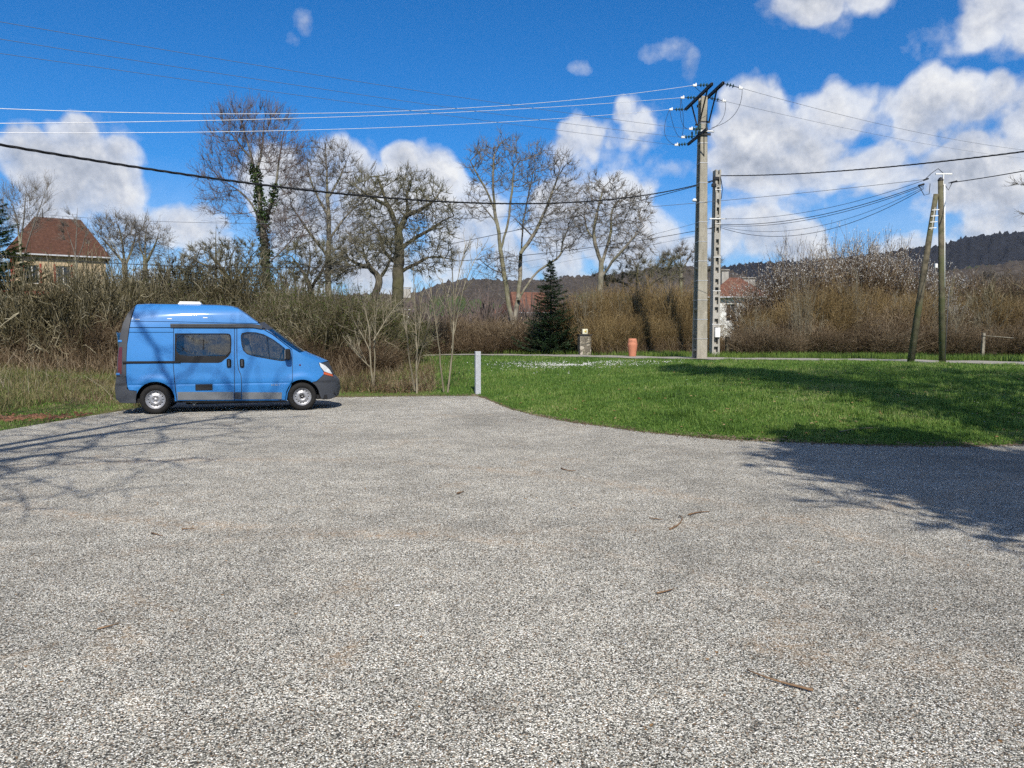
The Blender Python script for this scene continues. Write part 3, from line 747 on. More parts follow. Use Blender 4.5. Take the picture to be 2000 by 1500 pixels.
def tree_mesh(name, root, skel, attr, step, rt, rtip, mats, r, twigs=(2600, .45, 3), up=.15, gn=.06, di=None, dk=None, thick=.045, droop=0, tw_up=.25):
    pos, par, n0 = colonize(skel, attr, step, di or step*7, dk or step*1.15, up, r=r)
    n = len(pos)
    # gnarl
    J = r.normal(0, gn, pos.shape); J[:2] = 0
    for i in range(1, n): J[i] = .55*J[par[i]]+.6*J[i]
    J[:n0] *= .35
    pos = pos+J
    ch = np.zeros(n); leaf = np.ones(n)
    for i in range(n-1, 0, -1):
        ch[par[i]] += 1
    cnt = np.where(ch == 0, 1., 0.)
    for i in range(n-1, 0, -1): cnt[par[i]] += cnt[i]
    ex = math.log(max(rt/rtip, 2))/math.log(max(cnt[0], 3))
    R = rtip*np.maximum(cnt, 1)**ex
    D = np.zeros_like(pos); i = np.arange(1, n); D[1:] = pos[i]-pos[par[i]]; D[0] = D[1]
    # smooth direction with main child
    D = unit(D)
    mc = {}
    for k in range(1, n):
        p = par[k]
        if p not in mc or cnt[k] > cnt[mc[p]]: mc[p] = k
    Ds = D.copy()
    for p, k in mc.items():
        if p > 0: Ds[p] = unit((D[p]+D[k])[None])[0]
    c = np.arange(1, n); p = par[c]
    main = np.array([mc.get(pp) == cc for pp, cc in zip(p, c)])
    D0 = np.where(main[:, None], Ds[p], D[c]); R0 = np.where(main, R[p], np.minimum(R[p], R[c]*1.25))
    big = R[c] > thick; mid = ~big & (R[c] > .014); sm = ~big & ~mid
    T = join([tubes(pos[p][s], pos[c][s], R0[s], R[c][s], D0[s], Ds[c][s], k) for s, k in ((big, 8),)]) if big.any() else None
    parts = [tubes(pos[p][s], pos[c][s], R0[s], R[c][s], D0[s], Ds[c][s], k) for s, k in ((mid, 4), (sm, 3)) if s.any()]
    # twigs off the thin wood
    nt, tl, tk = twigs
    cand = np.where((R < max(.045, rtip*4.5)) & (np.arange(n) >= min(n0, n-1)))[0]
    if nt and len(cand):
        w = np.where(ch[cand] == 0, 1.6, 1.); pick = r.choice(cand, nt, p=w/w.sum())
        P = np.empty((nt, tk+1, 3)); P[:, 0] = pos[pick]
        cen = pos[cand].mean(0)
        d = unit(unit(D[pick])*.9+r.normal(0, .55, (nt, 3))+unit(pos[pick]-cen)*.35+np.array([0, 0, tw_up]))
        L = tl*r.uniform(.5, 1.3, nt)/tk
        for k in range(tk):
            P[:, k+1] = P[:, k]+d*L[:, None]; d = unit(d+r.normal(0, .28, d.shape)+np.array([0, 0, tw_up*.4-droop]))
        RR = np.linspace(.95, .45, tk+1)[None]*np.full((nt, 1), rtip)
        parts.append(chain_tubes(P, RR, 3))
        # second order twiglets
        n2 = nt; k0 = r.integers(1, tk+1, n2); q = r.integers(0, nt, n2); P2 = np.empty((n2, 3, 3)); P2[:, 0] = P[q, k0]
        d = unit(unit(P[q, tk]-P[q, 0])+r.normal(0, .6, (n2, 3))+np.array([0, 0, tw_up*.6]))
        L2 = (tl*.33*r.uniform(.5, 1.2, n2))
        P2[:, 1] = P2[:, 0]+d*L2[:, None]*.5; d = unit(d+r.normal(0, .3, d.shape)); P2[:, 2] = P2[:, 1]+d*L2[:, None]*.5
        parts.append(chain_tubes(P2, np.full((n2, 3), rtip*.5), 3))
    Cm = join(parts)
    o = np.array(root.location)
    if T is not None: mesh_np('trunk', T[0]-o, [T[1]], mats[0], root, smooth=True)
    mesh_np('crown', Cm[0]-o, [Cm[1]], mats[1], root, smooth=True)
    return pos, par, R, n0
def ell(cx, cy, rx, ry, Y, n, r, depth=None, hollow=.35):
    """attraction points filling an ellipsoid seen at (cx, cy)"""
    d = unit(r.normal(size=(n, 3))); q = (hollow**3+(1-hollow**3)*r.random(n))**(1/3)
    c = at(cx, cy, Y); s = Y/F; rd = depth if depth else (rx+ry)/2*s*.85
    return c+d*q[:, None]*np.array([rx*s, rd, ry*s])
def leaf_cards(P, size, r, flat=.5):
    """pairs of small triangles as leaves"""
    n = len(P); a = unit(r.normal(size=(n, 3))*np.array([1, 1, flat])); b = unit(np.cross(a, r.normal(size=(n, 3))))
    s = size*r.uniform(.6, 1.3, n)[:, None]
    V = np.stack([P-a*s*.5, P+b*s*.35, P+a*s*.5, P-b*s*.35], 1).reshape(-1, 3)
    return V, (np.arange(n)*4)[:, None]+np.array([[0, 1, 2, 3]])

def px_tree(name, label, cat, basepx, Y, limbs, ells, step, rt, rtip, mats, seed, nattr=1500, group=None, z=None, **kw):
    r = np.random.default_rng(seed)
    b = base(basepx, Y); b[2] -= .05
    root = empty(name, tuple(b), 0, label, cat, group)
    sk = []
    for i, l in enumerate(limbs):
        pl = limb_px(l, Y, r, dep=0.0 if i == 0 else 1.0)
        if i == 0: pl = np.vstack([b[None], pl])
        sk.append(resample(pl, step))
    tot = sum(e[2]*e[3] for e in ells)
    A = np.vstack([ell(*e, Y, max(20, int(nattr*e[2]*e[3]/tot)), r) for e in ells])
    pos, par, R, n0 = tree_mesh(name, root, sk, A, step, rt, rtip, mats, r, **kw)
    return root, sk, pos, R
GREY = (M['bark_grey'], M['twig_grey']); DARK = (M['bark_dark'], M['twig_lichen']); PALE = (M['bark_pale'], M['twig_grey']); MAUVE = (M['bark_grey'], M['twig_mauve'])

# ivy-clad ash
root, sk, pos, R = px_tree('ash_tree', 'tallest bare tree with dark ivy wrapped round its leaning trunk, behind the van', 'tree', 532, 43,
    [[(530, 640), (524, 590), (521, 530), (514, 450), (505, 370), (494, 315), (482, 275), (470, 235)],
     [(516, 440), (530, 400), (541, 350), (547, 300), (556, 250)], [(512, 450), (496, 400), (468, 372), (432, 352)], [(518, 520), (560, 480), (590, 440)],
     [(494, 315), (476, 290), (452, 262)], [(500, 345), (512, 300), (516, 240)]],
    [(478, 285, 78, 75), (432, 350, 48, 60), (530, 285, 50, 72), (440, 400, 50, 40), (565, 330, 38, 60), (500, 250, 60, 42), (545, 450, 55, 45)], .42, .19, .009, MAUVE, 11, 2700, twigs=(3000, .85, 4), up=.35, gn=.05, tw_up=.6)
r = np.random.default_rng(2)
tr = sk[0][4:]; tr2 = sk[1]
k = r.integers(0, len(tr)-7, 3000); f = r.random(3000)[:, None]; P = tr[k]*(1-f)+tr[k+1]*f
wid = (.30-.10*k/len(tr))*(.8+.45*np.sin(k*.9)**2); P = P+unit(r.normal(size=P.shape)*np.array([1, 1, .5]))*(wid*r.uniform(.7, 1.35, len(P)))[:, None]
k = r.integers(0, max(2, int(len(tr2)*.5)), 700); P2 = tr2[k]+r.normal(0, .13, (700, 3))
V, Q = leaf_cards(np.vstack([P, P2]), .15, r); mesh_np('ivy', V-np.array(root.location), [Q], M['ivy'], root)

px_tree('poplar_tree', 'grey bare tree with straight central trunk just right of the ivy-clad tree', 'tree', 644, 46,
    [[(643, 640), (641, 560), (641, 480), (642, 420), (639, 360), (637, 310), (634, 280)], [(641, 500), (600, 450), (568, 400)], [(641, 470), (672, 425), (705, 395), (735, 375)], [(640, 420), (612, 370), (600, 325)], [(640, 390), (665, 345), (680, 305)], [(641, 520), (690, 480), (722, 462)]],
    [(635, 330, 62, 58), (585, 400, 50, 60), (690, 370, 48, 55), (640, 440, 90, 50), (565, 470, 35, 35)], .38, .18, .011, GREY, 12, 3000, twigs=(3000, .6, 4), up=.2, tw_up=.4)
px_tree('oak_tree', 'gnarled dark oak with twisted spreading limbs, between the grey tree and the twin-trunked tree', 'tree', 776, 40,
    [[(778, 640), (777, 560), (779, 500), (781, 455), (770, 430), (757, 402), (748, 372), (738, 345)], [(781, 450), (797, 420), (793, 385), (800, 350)], [(780, 490), (812, 464), (846, 447), (862, 430), (884, 424)], [(797, 420), (830, 408), (850, 390)],
     [(778, 520), (745, 490), (742, 450), (724, 430)], [(777, 535), (810, 515), (845, 500), (880, 505)], [(757, 402), (722, 385), (705, 370)]],
    [(795, 375, 70, 42), (730, 385, 52, 50), (850, 425, 52, 50), (735, 465, 52, 40), (840, 500, 58, 38), (790, 440, 60, 50)], .30, .30, .014, DARK, 13, 3400, twigs=(3800, .45, 4), up=.05, gn=.09, tw_up=.15)
px_tree('crooked_tree', 'small dark tree with a hooked trunk, under the left side of the gnarled oak', 'tree', 728, 36,
    [[(728, 640), (731, 590), (732, 568), (746, 553), (738, 535), (720, 522), (712, 500)], [(742, 545), (757, 525), (762, 500)], [(720, 522), (700, 515), (680, 505)]],
    [(700, 500, 45, 35), (750, 495, 40, 35), (670, 515, 35, 28)], .26, .17, .013, DARK, 14, 900, twigs=(1300, .38, 4), up=.05, gn=.09)
root4, sk4, _, _ = px_tree('maple_tree', 'tall bare tree with two pale trunks rising side by side, behind the fir', 'tree', 1004, 48.5,
    [[(1004, 650), (1000, 620), (992, 588), (985, 540), (978, 492), (973, 444), (966, 415), (956, 384), (934, 345), (918, 315)],
     [(1003, 640), (1012, 588), (1016, 540), (1018, 504), (1021, 444), (1027, 405), (1038, 348), (1050, 312)],
     [(1018, 495), (1034, 470), (1047, 451), (1071, 396), (1090, 345), (1100, 305)], [(1014, 585), (1030, 555), (1052, 528), (1085, 508), (1099, 494), (1096, 472), (1114, 440)],
     [(978, 485), (993, 437), (999, 384), (1003, 330)], [(973, 440), (950, 408), (925, 385)], [(966, 415), (962, 360), (965, 310)], [(984, 535), (950, 520), (935, 505)], [(990, 590), (965, 565), (930, 556)], [(1021, 444), (1000, 425), (990, 410)]],
    [(945, 325, 40, 48), (990, 320, 42, 55), (1050, 335, 42, 52), (1098, 340, 30, 42), (1105, 400, 48, 45), (1110, 460, 42, 35), (935, 400, 35, 38), (1045, 415, 50, 40), (975, 520, 45, 35), (1070, 470, 30, 28)], .34, .22, .012, GREY, 15, 3600, twigs=(3800, .55, 4), up=.15, gn=.07, tw_up=.25)
px_tree('walnut_tree', 'bare tree with rounded crown standing between the fir and the concrete pole', 'tree', 1176, 48,
    [[(1176, 640), (1172, 590), (1172, 555), (1175, 511), (1158, 470), (1162, 427), (1172, 392), (1180, 365)], [(1176, 515), (1188, 480), (1194, 450), (1192, 410), (1215, 385)], [(1176, 540), (1196, 510), (1214, 490), (1236, 465), (1258, 440)], [(1158, 470), (1142, 440), (1140, 415)]],
    [(1180, 385, 45, 42), (1230, 415, 45, 45), (1150, 430, 34, 40), (1230, 480, 50, 36), (1195, 440, 50, 45)], .36, .19, .0125, GREY, 16, 2500, twigs=(2600, .52, 4), up=.1, gn=.08)
px_tree('chestnut_tree', 'round-crowned bare tree seen right of the red-roofed house, left of the pair', 'tree', 244, 62,
    [[(244, 600), (245, 540), (243, 505), (238, 470), (232, 445)], [(244, 520), (262, 480), (266, 450)], [(243, 515), (215, 480), (200, 465)]],
    [(230, 465, 48, 42), (262, 470, 30, 42), (205, 490, 30, 28)], .45, .20, .011, GREY, 17, 1500, twigs=(1800, .8, 4), tw_up=.35)
px_tree('chestnut_tree', 'round-crowned bare tree seen right of the red-roofed house, right of the pair', 'tree', 284, 62,
    [[(284, 600), (283, 540), (284, 505), (283, 470), (286, 445)], [(284, 515), (303, 480), (310, 455)], [(284, 510), (270, 480), (272, 450)]],
    [(287, 463, 40, 38), (308, 480, 28, 34), (275, 470, 25, 35)], .45, .19, .011, GREY, 18, 1400, twigs=(700, .8, 4), tw_up=.35)
px_tree('birch_tree', 'thin pale bare tree rising above the left edge beside the red roof', 'tree', 44, 50,
    [[(44, 620), (43, 540), (40, 480), (35, 430), (22, 395)], [(42, 520), (62, 450), (80, 400), (92, 365)], [(40, 480), (48, 420), (52, 380)]],
    [(40, 415, 46, 52), (78, 395, 20, 36), (12, 425, 26, 38)], .42, .09, .008, PALE, 19, 900, twigs=(900, .9, 4), tw_up=.8, up=.4)
px_tree('sapling', 'slender bare sapling standing in front of the red roof', 'tree', 152, 44,
    [[(152, 620), (150, 560), (148, 500), (150, 440), (152, 405)], [(150, 510), (165, 470), (172, 428)], [(149, 500), (138, 470), (128, 440)]],
    [(150, 450, 16, 36), (165, 465, 14, 30), (132, 465, 14, 26)], .4, .07, .008, PALE, 20, 120, twigs=(260, .5, 3), tw_up=.8, up=.5)
px_tree('apple_tree', 'mossy old orchard tree with tangled crown, left of the ivy-clad trunk', 'tree', 462, 37,
    [[(462, 640), (460, 600), (456, 570), (450, 545), (430, 520), (412, 500)], [(456, 560), (478, 530), (490, 500)], [(452, 548), (448, 515), (455, 490)], [(430, 520), (400, 520), (378, 505)]],
    [(400, 505, 48, 30), (450, 495, 50, 28), (490, 505, 34, 36), (440, 540, 80, 34), (380, 540, 40, 30)], .25, .15, .010, DARK, 21, 2200, twigs=(3600, .34, 4), up=.05, gn=.09, tw_up=.2)
px_tree('apple_tree', 'mossy old orchard tree with tangled crown, right of the ivy-clad trunk', 'tree', 612, 38,
    [[(612, 640), (610, 590), (606, 560), (596, 535), (580, 515), (570, 500)], [(606, 560), (625, 535), (640, 512), (660, 500)], [(600, 540), (608, 515), (606, 490)]],
    [(590, 505, 42, 32), (645, 505, 42, 30), (615, 530, 60, 32), (560, 530, 30, 25)], .25, .14, .010, DARK, 22, 1900, twigs=(3200, .34, 4), up=.05, gn=.09, tw_up=.2)
px_tree('apple_tree', 'dark low orchard tree between the van roof and the red-roofed house', 'tree', 345, 36,
    [[(345, 650), (343, 610), (340, 580), (325, 555), (305, 540)], [(340, 580), (360, 550), (370, 525)], [(325, 555), (330, 530), (322, 510)]],
    [(315, 540, 45, 28), (365, 530, 35, 30), (280, 560, 38, 26), (335, 560, 55, 30)], .25, .13, .010, DARK, 23, 1500, twigs=(2400, .34, 4), up=.05, gn=.09)
px_tree('orchard_tree', 'old bare orchard tree with crooked spreading branches, behind the thicket right of the wooden pole', 'tree', 1925, 50,
    [[(1925, 660), (1922, 610), (1915, 585), (1890, 570), (1865, 562), (1850, 566)], [(1922, 600), (1935, 575), (1950, 560), (1975, 552)], [(1915, 585), (1912, 565), (1920, 548)]],
    [(1880, 560, 38, 20), (1935, 550, 40, 20), (1970, 565, 30, 22)], .4, .17, .012, GREY, 24, 420, twigs=(1500, .45, 3), up=.0, gn=.08)
px_tree('orchard_tree', 'tangled bare tree arching over the golden thicket left of the concrete pole', 'tree', 1255, 52,
    [[(1255, 640), (1250, 590), (1245, 568), (1222, 552), (1195, 545), (1165, 548)], [(1248, 580), (1275, 550), (1300, 535)], [(1245, 568), (1240, 545), (1245, 520)]],
    [(1200, 540, 40, 20), (1255, 530, 45, 28), (1305, 525, 36, 30)], .4, .17, .012, DARK, 25, 600, twigs=(2400, .45, 3), up=.02, gn=.1)
px_tree('young_tree', 'faint bare tree on the skyline immediately left of the tall concrete pole', 'tree', 1330, 66,
    [[(1330, 600), (1331, 560), (1330, 525), (1328, 490)], [(1330, 530), (1346, 505), (1352, 485)], [(1330, 530), (1314, 508), (1306, 488)]],
    [(1332, 500, 24, 26), (1305, 515, 20, 28), (1352, 510, 15, 26)], .5, .15, .014, GREY, 26, 260, twigs=(1200, .6, 3), tw_up=.4)
px_tree('young_tree', 'faint bare tree on the skyline between the two concrete poles', 'tree', 1392, 66,
    [[(1392, 600), (1391, 560), (1390, 530), (1391, 508)]], [(1391, 520, 16, 24)], .5, .12, .014, GREY, 27, 90, twigs=(500, .6, 3), tw_up=.4)
px_tree('oak_tree', 'bare tree whose twigs just enter the upper right edge of the picture', 'tree', 2120, 27,
    [[(2120, 700), (2110, 600), (2100, 480), (2085, 400), (2060, 350)], [(2100, 470), (2060, 420), (2030, 395)], [(2110, 560), (2150, 480), (2180, 400)]],
    [(2055, 360, 66, 42), (2050, 420, 50, 30), (2150, 360, 90, 90)], .35, .2, .009, GREY, 28, 700, twigs=(1500, .4, 3))

# slender multi-stemmed saplings on the grass in front of the thicket
def sapling(px, Y, stems, label, seed, mats=PALE):
    r = np.random.default_rng(seed); b = base(px, Y)
    root = empty('sapling', tuple(b), 0, label, 'sapling', 'slender saplings in the rough grass')
    sk = []
    for st in stems:
        pl = np.array([at(p[0], p[1], Y+(0 if i == 0 else r.normal(0, .15)*i)) for i, p in enumerate(st)])
        if not sk: pl[0] = b
        sk.append(resample(pl, .2))
    P = []; Rr = []; parts = []; crown = []
    for s_, st in enumerate(sk):
        if s_ > 0: st[0] = st[0]
        n = len(st); st = st+np.cumsum(r.normal(0, .008, st.shape), 0); rad = np.linspace(.030 if s_ < 2 else .020, .007, n)*(1 if s_ else 1.1)
        parts.append(chain_tubes(st[None], rad[None], 6))
        m = 15; k = r.integers(int(n*.3), n-1, m); d = unit(np.gradient(st, axis=0)[k]+r.normal(0, .35, (m, 3))*.45)
        d = unit(unit(np.gradient(st, axis=0)[k])+unit(r.normal(size=(m, 3)))*.6)
        Q_ = np.empty((m, 6, 3)); Q_[:, 0] = st[k]; L = r.uniform(.3, 1.25, m)*(1-.55*k/n)/5
        for j in range(5): Q_[:, j+1] = Q_[:, j]+d*L[:, None]; d = unit(d+r.normal(0, .1, d.shape)+np.array([0, 0, .10]))
        crown.append(chain_tubes(Q_, np.linspace(.010, .005, 6)[None]*np.ones((m, 1)), 3))
        m2 = 26; q = r.integers(0, m, m2); j = r.integers(2, 6, m2); d = unit(Q_[q, 5]-Q_[q, 0]+r.normal(0, .25, (m2, 3))); W_ = np.empty((m2, 3, 3)); W_[:, 0] = Q_[q, j]
        for jj in range(2): W_[:, jj+1] = W_[:, jj]+d*.12; d = unit(d+r.normal(0, .2, d.shape))
        crown.append(chain_tubes(W_, np.full((m2, 3), .005), 3))
    V, Q = join(parts); mesh_np('trunk', V-b, [Q], M['stem_pale'], root, smooth=True)
    V, Q = join(crown); mesh_np('crown', V-b, [Q], M['stem_pale'], root)
sapling(729, 24.5, [[(729, 758), (725, 700), (723, 640), (712, 590), (702, 560)], [(729, 758), (732, 700), (731, 640), (736, 590), (740, 548)], [(724, 690), (700, 640), (682, 602)], [(730, 665), (752, 625), (778, 590)], [(727, 720), (706, 700), (688, 672)]], 'pale bare sapling forking low, nearest the front of the van', 31)
sapling(813, 23.3, [[(813, 769), (813, 690), (810, 640), (808, 580), (806, 520)], [(811, 762), (800, 700), (794, 640), (786, 600)], [(813, 735), (826, 680), (838, 640), (846, 610)], [(812, 700), (818, 640), (822, 580)]], 'straight bare sapling standing between the two forked ones', 32)
sapling(874, 23.6, [[(874, 766), (880, 700), (884, 640), (886, 590), (882, 520), (879, 470)], [(868, 766), (862, 700), (856, 640), (846, 590), (840, 555)], [(882, 680), (893, 620), (905, 570), (925, 510), (948, 480)], [(884, 640), (888, 580), (900, 520), (912, 470)], [(884, 650), (876, 590), (862, 545)]], 'tallest twin-stemmed bare sapling, left of the concrete bollard', 33)

# conifers
def fir(name, label, px, Y, toppx, r_m, seed, mats, nwh=30, dens=16, basez=None, cat='fir tree', group=None, zbot=.25):
    r = np.random.default_rng(seed); b = base(px, Y); root = empty(name, tuple(b), 0, label, cat, group)
    H = at(px, toppx, Y)[2]-b[2]
    MB().tube([(0, 0, -.1), (.02, 0, H*.5), (0, .01, H*.97)], [.02*H, .012*H, .01], 8).build('trunk', M['bark_dark'], root)
    V = []; br = []
    for w in range(nwh):
        f = w/(nwh-1); z = zbot+(H-zbot)*(f**.92); Lr = r_m*(1-f)**.85*(.9+.25*r.random())+.05
        nb = int(7+9*(1-f)); a0 = r.uniform(0, 6.3)
        for k in range(nb):
            a = a0+2*PI*k/nb+r.normal(0, .2); L = Lr*r.uniform(.62, 1.15); m = max(4, int(L/.11))
            t = np.linspace(0, 1, m+1); dz = -.18*L*t+.34*L*t**2.2+r.normal(0, .04)*t*L
            pts = np.stack([np.cos(a)*L*t, np.sin(a)*L*t, z+dz+r.normal(0, .07)], 1)
            br.append(pts)
            # needle sprays along the branch
            ns = int(dens*m); q = r.random(ns)**.8; c = np.stack([np.interp(q, t, pts[:, j]) for j in range(3)], 1)
            lat = np.array([-math.sin(a), math.cos(a), 0]); spread = (.30*L*(1-q)*.9+.07)
            off = r.uniform(-1, 1, ns)*spread
            c = c+lat*off[:, None]+np.array([math.cos(a), math.sin(a), 0])*(np.abs(off)*.5)[:, None]+np.stack([np.zeros(ns), np.zeros(ns), r.normal(-.02, .03, ns)], 1)
            V.append(c)
    P = np.vstack(V); n = len(P)
    out_ = unit(P*np.array([1, 1, 0])+1e-5); d = unit(out_+r.normal(0, .45, (n, 3))*np.array([1, 1, .5])+np.array([0, 0, .1])); s = unit(np.cross(d, np.array([0, 0, 1.])+r.normal(0, .35, (n, 3))))
    l = r.uniform(.07, .15, n)[:, None]; w = .022
    VV = np.stack([P-s*w, P+s*w, P+d*l+s*w*.3, P+d*l-s*w*.3], 1).reshape(-1, 3)
    Q = (np.arange(n)*4)[:, None]+np.array([[0, 1, 2, 3]])
    bv = [chain_tubes(p[None], np.linspace(.018, .004, len(p))[None], 3) for p in br]
    Vb, Qb = join(bv)
    nV = len(VV); mesh_np('crown', np.vstack([VV, Vb]), [Q, Qb+nV], [mats, M['bark_dark']], root, mi=np.concatenate([np.zeros(len(Q)), np.ones(len(Qb))]))
    return root
fir('fir_tree', 'dark green young fir beside the stone gate pillar', 1075, 43.5, 512, 1.75, 41, M['needles'], nwh=22, dens=10)
fir('cedar_tree', 'dark green conifer cut by the left edge in front of the red-roofed house', -30, 38, 322, 3.0, 42, M['needles_green'], nwh=30, cat='conifer', zbot=1.6)
px_tree('larch_tree', 'thin sparse spire of a bare larch rising left of the ivy-clad tree', 'tree', 422, 56, [[(422, 620), (422, 560), (422, 500), (422, 435)]], [(422, 500, 16, 36), (422, 465, 9, 32)], .35, .09, .008, DARK, 29, 160, twigs=(420, .3, 3), up=-.1)

# ---------------------------------------------------------------- shrubs
def shrub_mesh(name, seed, n=520, H=1.0, spread=.55, lean=.35, tw=7, mats=None, rs=.0046, leaf=None, arch=.25, sides=3, tl=.16, bloom=None):
    """unit-high thicket: many thin arching stems with side twigs"""
    r = np.random.default_rng(seed); K = 8
    th = r.uniform(0, 2*PI, n); rr = np.sqrt(r.random(n))*spread*.75
    P = np.empty((n, K, 3)); P[:, 0] = np.stack([np.cos(th)*rr, np.sin(th)*rr, np.full(n, -.05)], 1)
    out_ = np.stack([np.cos(th), np.sin(th), np.zeros(n)], 1)
    d = unit(np.array([0, 0, 1.])+out_*lean*r.uniform(0, 1.6, n)[:, None]+r.normal(0, .22, (n, 3)))
    hh = H*r.uniform(.45, 1.08, n)*(1-.28*(rr/spread)**2); L = hh/(K-1)*1.05
    for k in range(1, K):
        P[:, k] = P[:, k-1]+d*L[:, None]
        d = unit(d+r.normal(0, .13, d.shape)+out_*arch*.12*r.random(n)[:, None]+np.array([0, 0, .04-arch*.12]))
    R = np.linspace(1, .45, K)[None]*(rs*r.uniform(.6, 1.5, n))[:, None]
    parts = [chain_tubes(P, R, sides)]
    m = n*tw; q = r.integers(0, n, m); j = r.integers(2, K, m); T = np.empty((m, 4, 3)); T[:, 0] = P[q, j]
    d = unit(unit(P[q, j]-P[q, j-1])*.8+unit(r.normal(size=(m, 3)))*.8+np.array([0, 0, .1])); l = tl*r.uniform(.4, 1.3, m)/3
    for k in range(3): T[:, k+1] = T[:, k]+d*l[:, None]; d = unit(d+r.normal(0, .3, d.shape))
    parts.append(chain_tubes(T, np.linspace(.55, .38, 4)[None]*max(rs, .0046)*np.ones((m, 1)), 3))
    V, Q = join(parts); mi = np.zeros(len(Q)); ms = [mats]
    if leaf:
        cnt, size, lm = leaf[:3]; q = r.integers(0, m, cnt)
        if bloom: 
            top = T[:, 3, 2]; pr = np.clip((top-bloom)*4, 0, 1)+.02; q = r.choice(m, cnt, p=pr/pr.sum())
        c = T[q, r.integers(1, 4, cnt)]+r.normal(0, size*.5, (cnt, 3)); V2, Q2 = leaf_cards(c, size, r)
        Q = np.concatenate([Q, Q2+len(V)]); V = np.vstack([V, V2]); mi = np.concatenate([mi, np.ones(len(Q2))]); ms.append(lm)
    me = mesh_np(name, V, [Q], ms, mi=mi); mesh = me.data; bpy.data.objects.remove(me); return mesh
SH = {
 'brown': [shrub_mesh('bush', 50+i, 800, tw=9, mats=M['stem_brown']) for i in range(2)],
 'gold': [shrub_mesh('bush', 60+i, 1050, lean=.28, tw=8, mats=M['stem_gold'], rs=.0042, arch=.1) for i in range(2)],
 'olive': [shrub_mesh('bush', 70+i, 700, lean=.5, tw=11, mats=M['stem_olive'], leaf=(5000, .020, M['bud']), arch=.6) for i in range(3)],
 'green': [shrub_mesh('bush', 80+i, 750, lean=.5, tw=11, mats=M['stem_olive'], leaf=(16000, .024, M['bud']), arch=.6) for i in range(2)],
 'red': [shrub_mesh('bush', 90+i, 800, lean=.4, tw=10, mats=M['stem_red'], arch=.35) for i in range(2)],
 'bloom': [shrub_mesh('blackthorn', 100+i, 420, lean=.4, tw=14, mats=M['stem_brown'], leaf=(4200, .015, M['blossom']), bloom=.62, tl=.2) for i in range(2)],
 'thorn': [shrub_mesh('hawthorn', 120+i, 40, lean=.75, tw=24, mats=M['stem_olive'], rs=.009, arch=.5, sides=4, tl=.30, spread=.3) for i in range(2)],
 'wands': [shrub_mesh('bush', 130+i, 40, lean=.35, tw=14, mats=M['stem_pale'], rs=.0065, arch=.1, sides=4, tl=.22, spread=.5) for i in range(2)],
 'bramble': [shrub_mesh('bramble', 110+i, 260, lean=1.3, tw=6, mats=M['stem_brown'], leaf=(1600, .045, M['dead_leaf']), arch=1.4, rs=.012) for i in range(1)],
}
KN = {'thorn': 'hawthorn', 'wands': 'bush', 'brown': 'bush', 'gold': 'bush', 'olive': 'bush', 'green': 'bush', 'red': 'bush', 'bloom': 'blackthorn', 'bramble': 'bramble'}
shc = 0
def shrub(kind, px, Y, top, wpx, label, group, depth=None, r=random):
    global shc
    shc += 1
    me = SH[kind][shc % len(SH[kind])]
    o = bpy.data.objects.new(KN[kind], me); COL.objects.link(o)
    b = base(px, Y); Hh = at(px, top, Y)[2]-b[2]; w = wpx/F*Y
    o.location = (b[0], b[1], b[2]-.05); sw = w/1.35
    o.scale = (sw, depth or sw*.9, Hh); o.rotation_euler.z = random.uniform(0, 6.28) if abs(sw-(depth or sw*.9)) < .3*sw else 0
    return tag(o, label, 'bush' if kind != 'bloom' else 'blossoming bush', group)
def row(kind, px0, px1, step, Y, top, wpx, label, group, jt=14, jY=1.0):
    x = px0
    while x <= px1:
        tp = (np.interp(x, [p[0] for p in top], [p[1] for p in top]) if isinstance(top, list) else top)+random.uniform(-jt, jt)
        shrub(kind, x, Y+random.uniform(-jY, jY), tp, wpx*random.uniform(.85, 1.2), label, group)
        x += step*random.uniform(.8, 1.2)
random.seed(5)
row('olive', -130, 560, 66, 37.5, [(-130, 520), (60, 590), (130, 585), (190, 515), (300, 520), (400, 530), (520, 545), (600, 550)], 150, 'tall olive thorn bush at the back of the thicket behind the van', 'olive bushes behind the van', 12)
row('olive', -120, 540, 60, 34, [(-120, 600), (60, 615), (140, 590), (220, 560), (330, 570), (560, 590)], 130, 'mid-height olive thorn bush in the thicket behind the van', 'olive bushes in the middle of the thicket', 12)
row('brown', -120, 720, 62, 31.5, [(-120, 640), (0, 645), (240, 620), (560, 640), (720, 665)], 120, 'low brown bush along the front of the thicket behind the van', 'low brown bushes behind the van', 12, .6)
row('green', 560, 720, 46, 33.5, [(540, 560), (600, 545), (660, 548), (735, 575)], 120, 'dense green-tinged bush beyond the front of the van', 'green-tinged bushes beyond the van', 6, .8)
row('green', 740, 830, 50, 37, [(740, 585), (830, 615)], 95, 'low green-tinged bush behind the saplings', 'green-tinged bushes behind the saplings', 6, .6)
row('red', 700, 1110, 50, 46.5, [(700, 640), (800, 628), (900, 605), (1000, 622), (1060, 628), (1120, 600)], 105, 'russet bush in the low hedge behind the bollard', 'russet hedge bushes behind the bollard', 8)
row('brown', 820, 1130, 44, 45.3, [(820, 655), (1130, 640)], 85, 'low brown bush at the foot of the hedge behind the bollard', 'low brown hedge bushes behind the bollard', 7, .4)
row('gold', 1140, 1375, 44, 44.5, [(1120, 590), (1150, 562), (1220, 552), (1300, 552), (1380, 560)], 105, 'golden-brown bush of the tall thicket behind the terracotta pot', 'golden bushes behind the pot', 6, .8)
row('gold', 1180, 1380, 48, 42.8, [(1120, 625), (1180, 610), (1370, 612)], 90, 'shorter golden-brown bush at the front behind the terracotta pot', 'front golden bushes behind the pot', 8, .4)
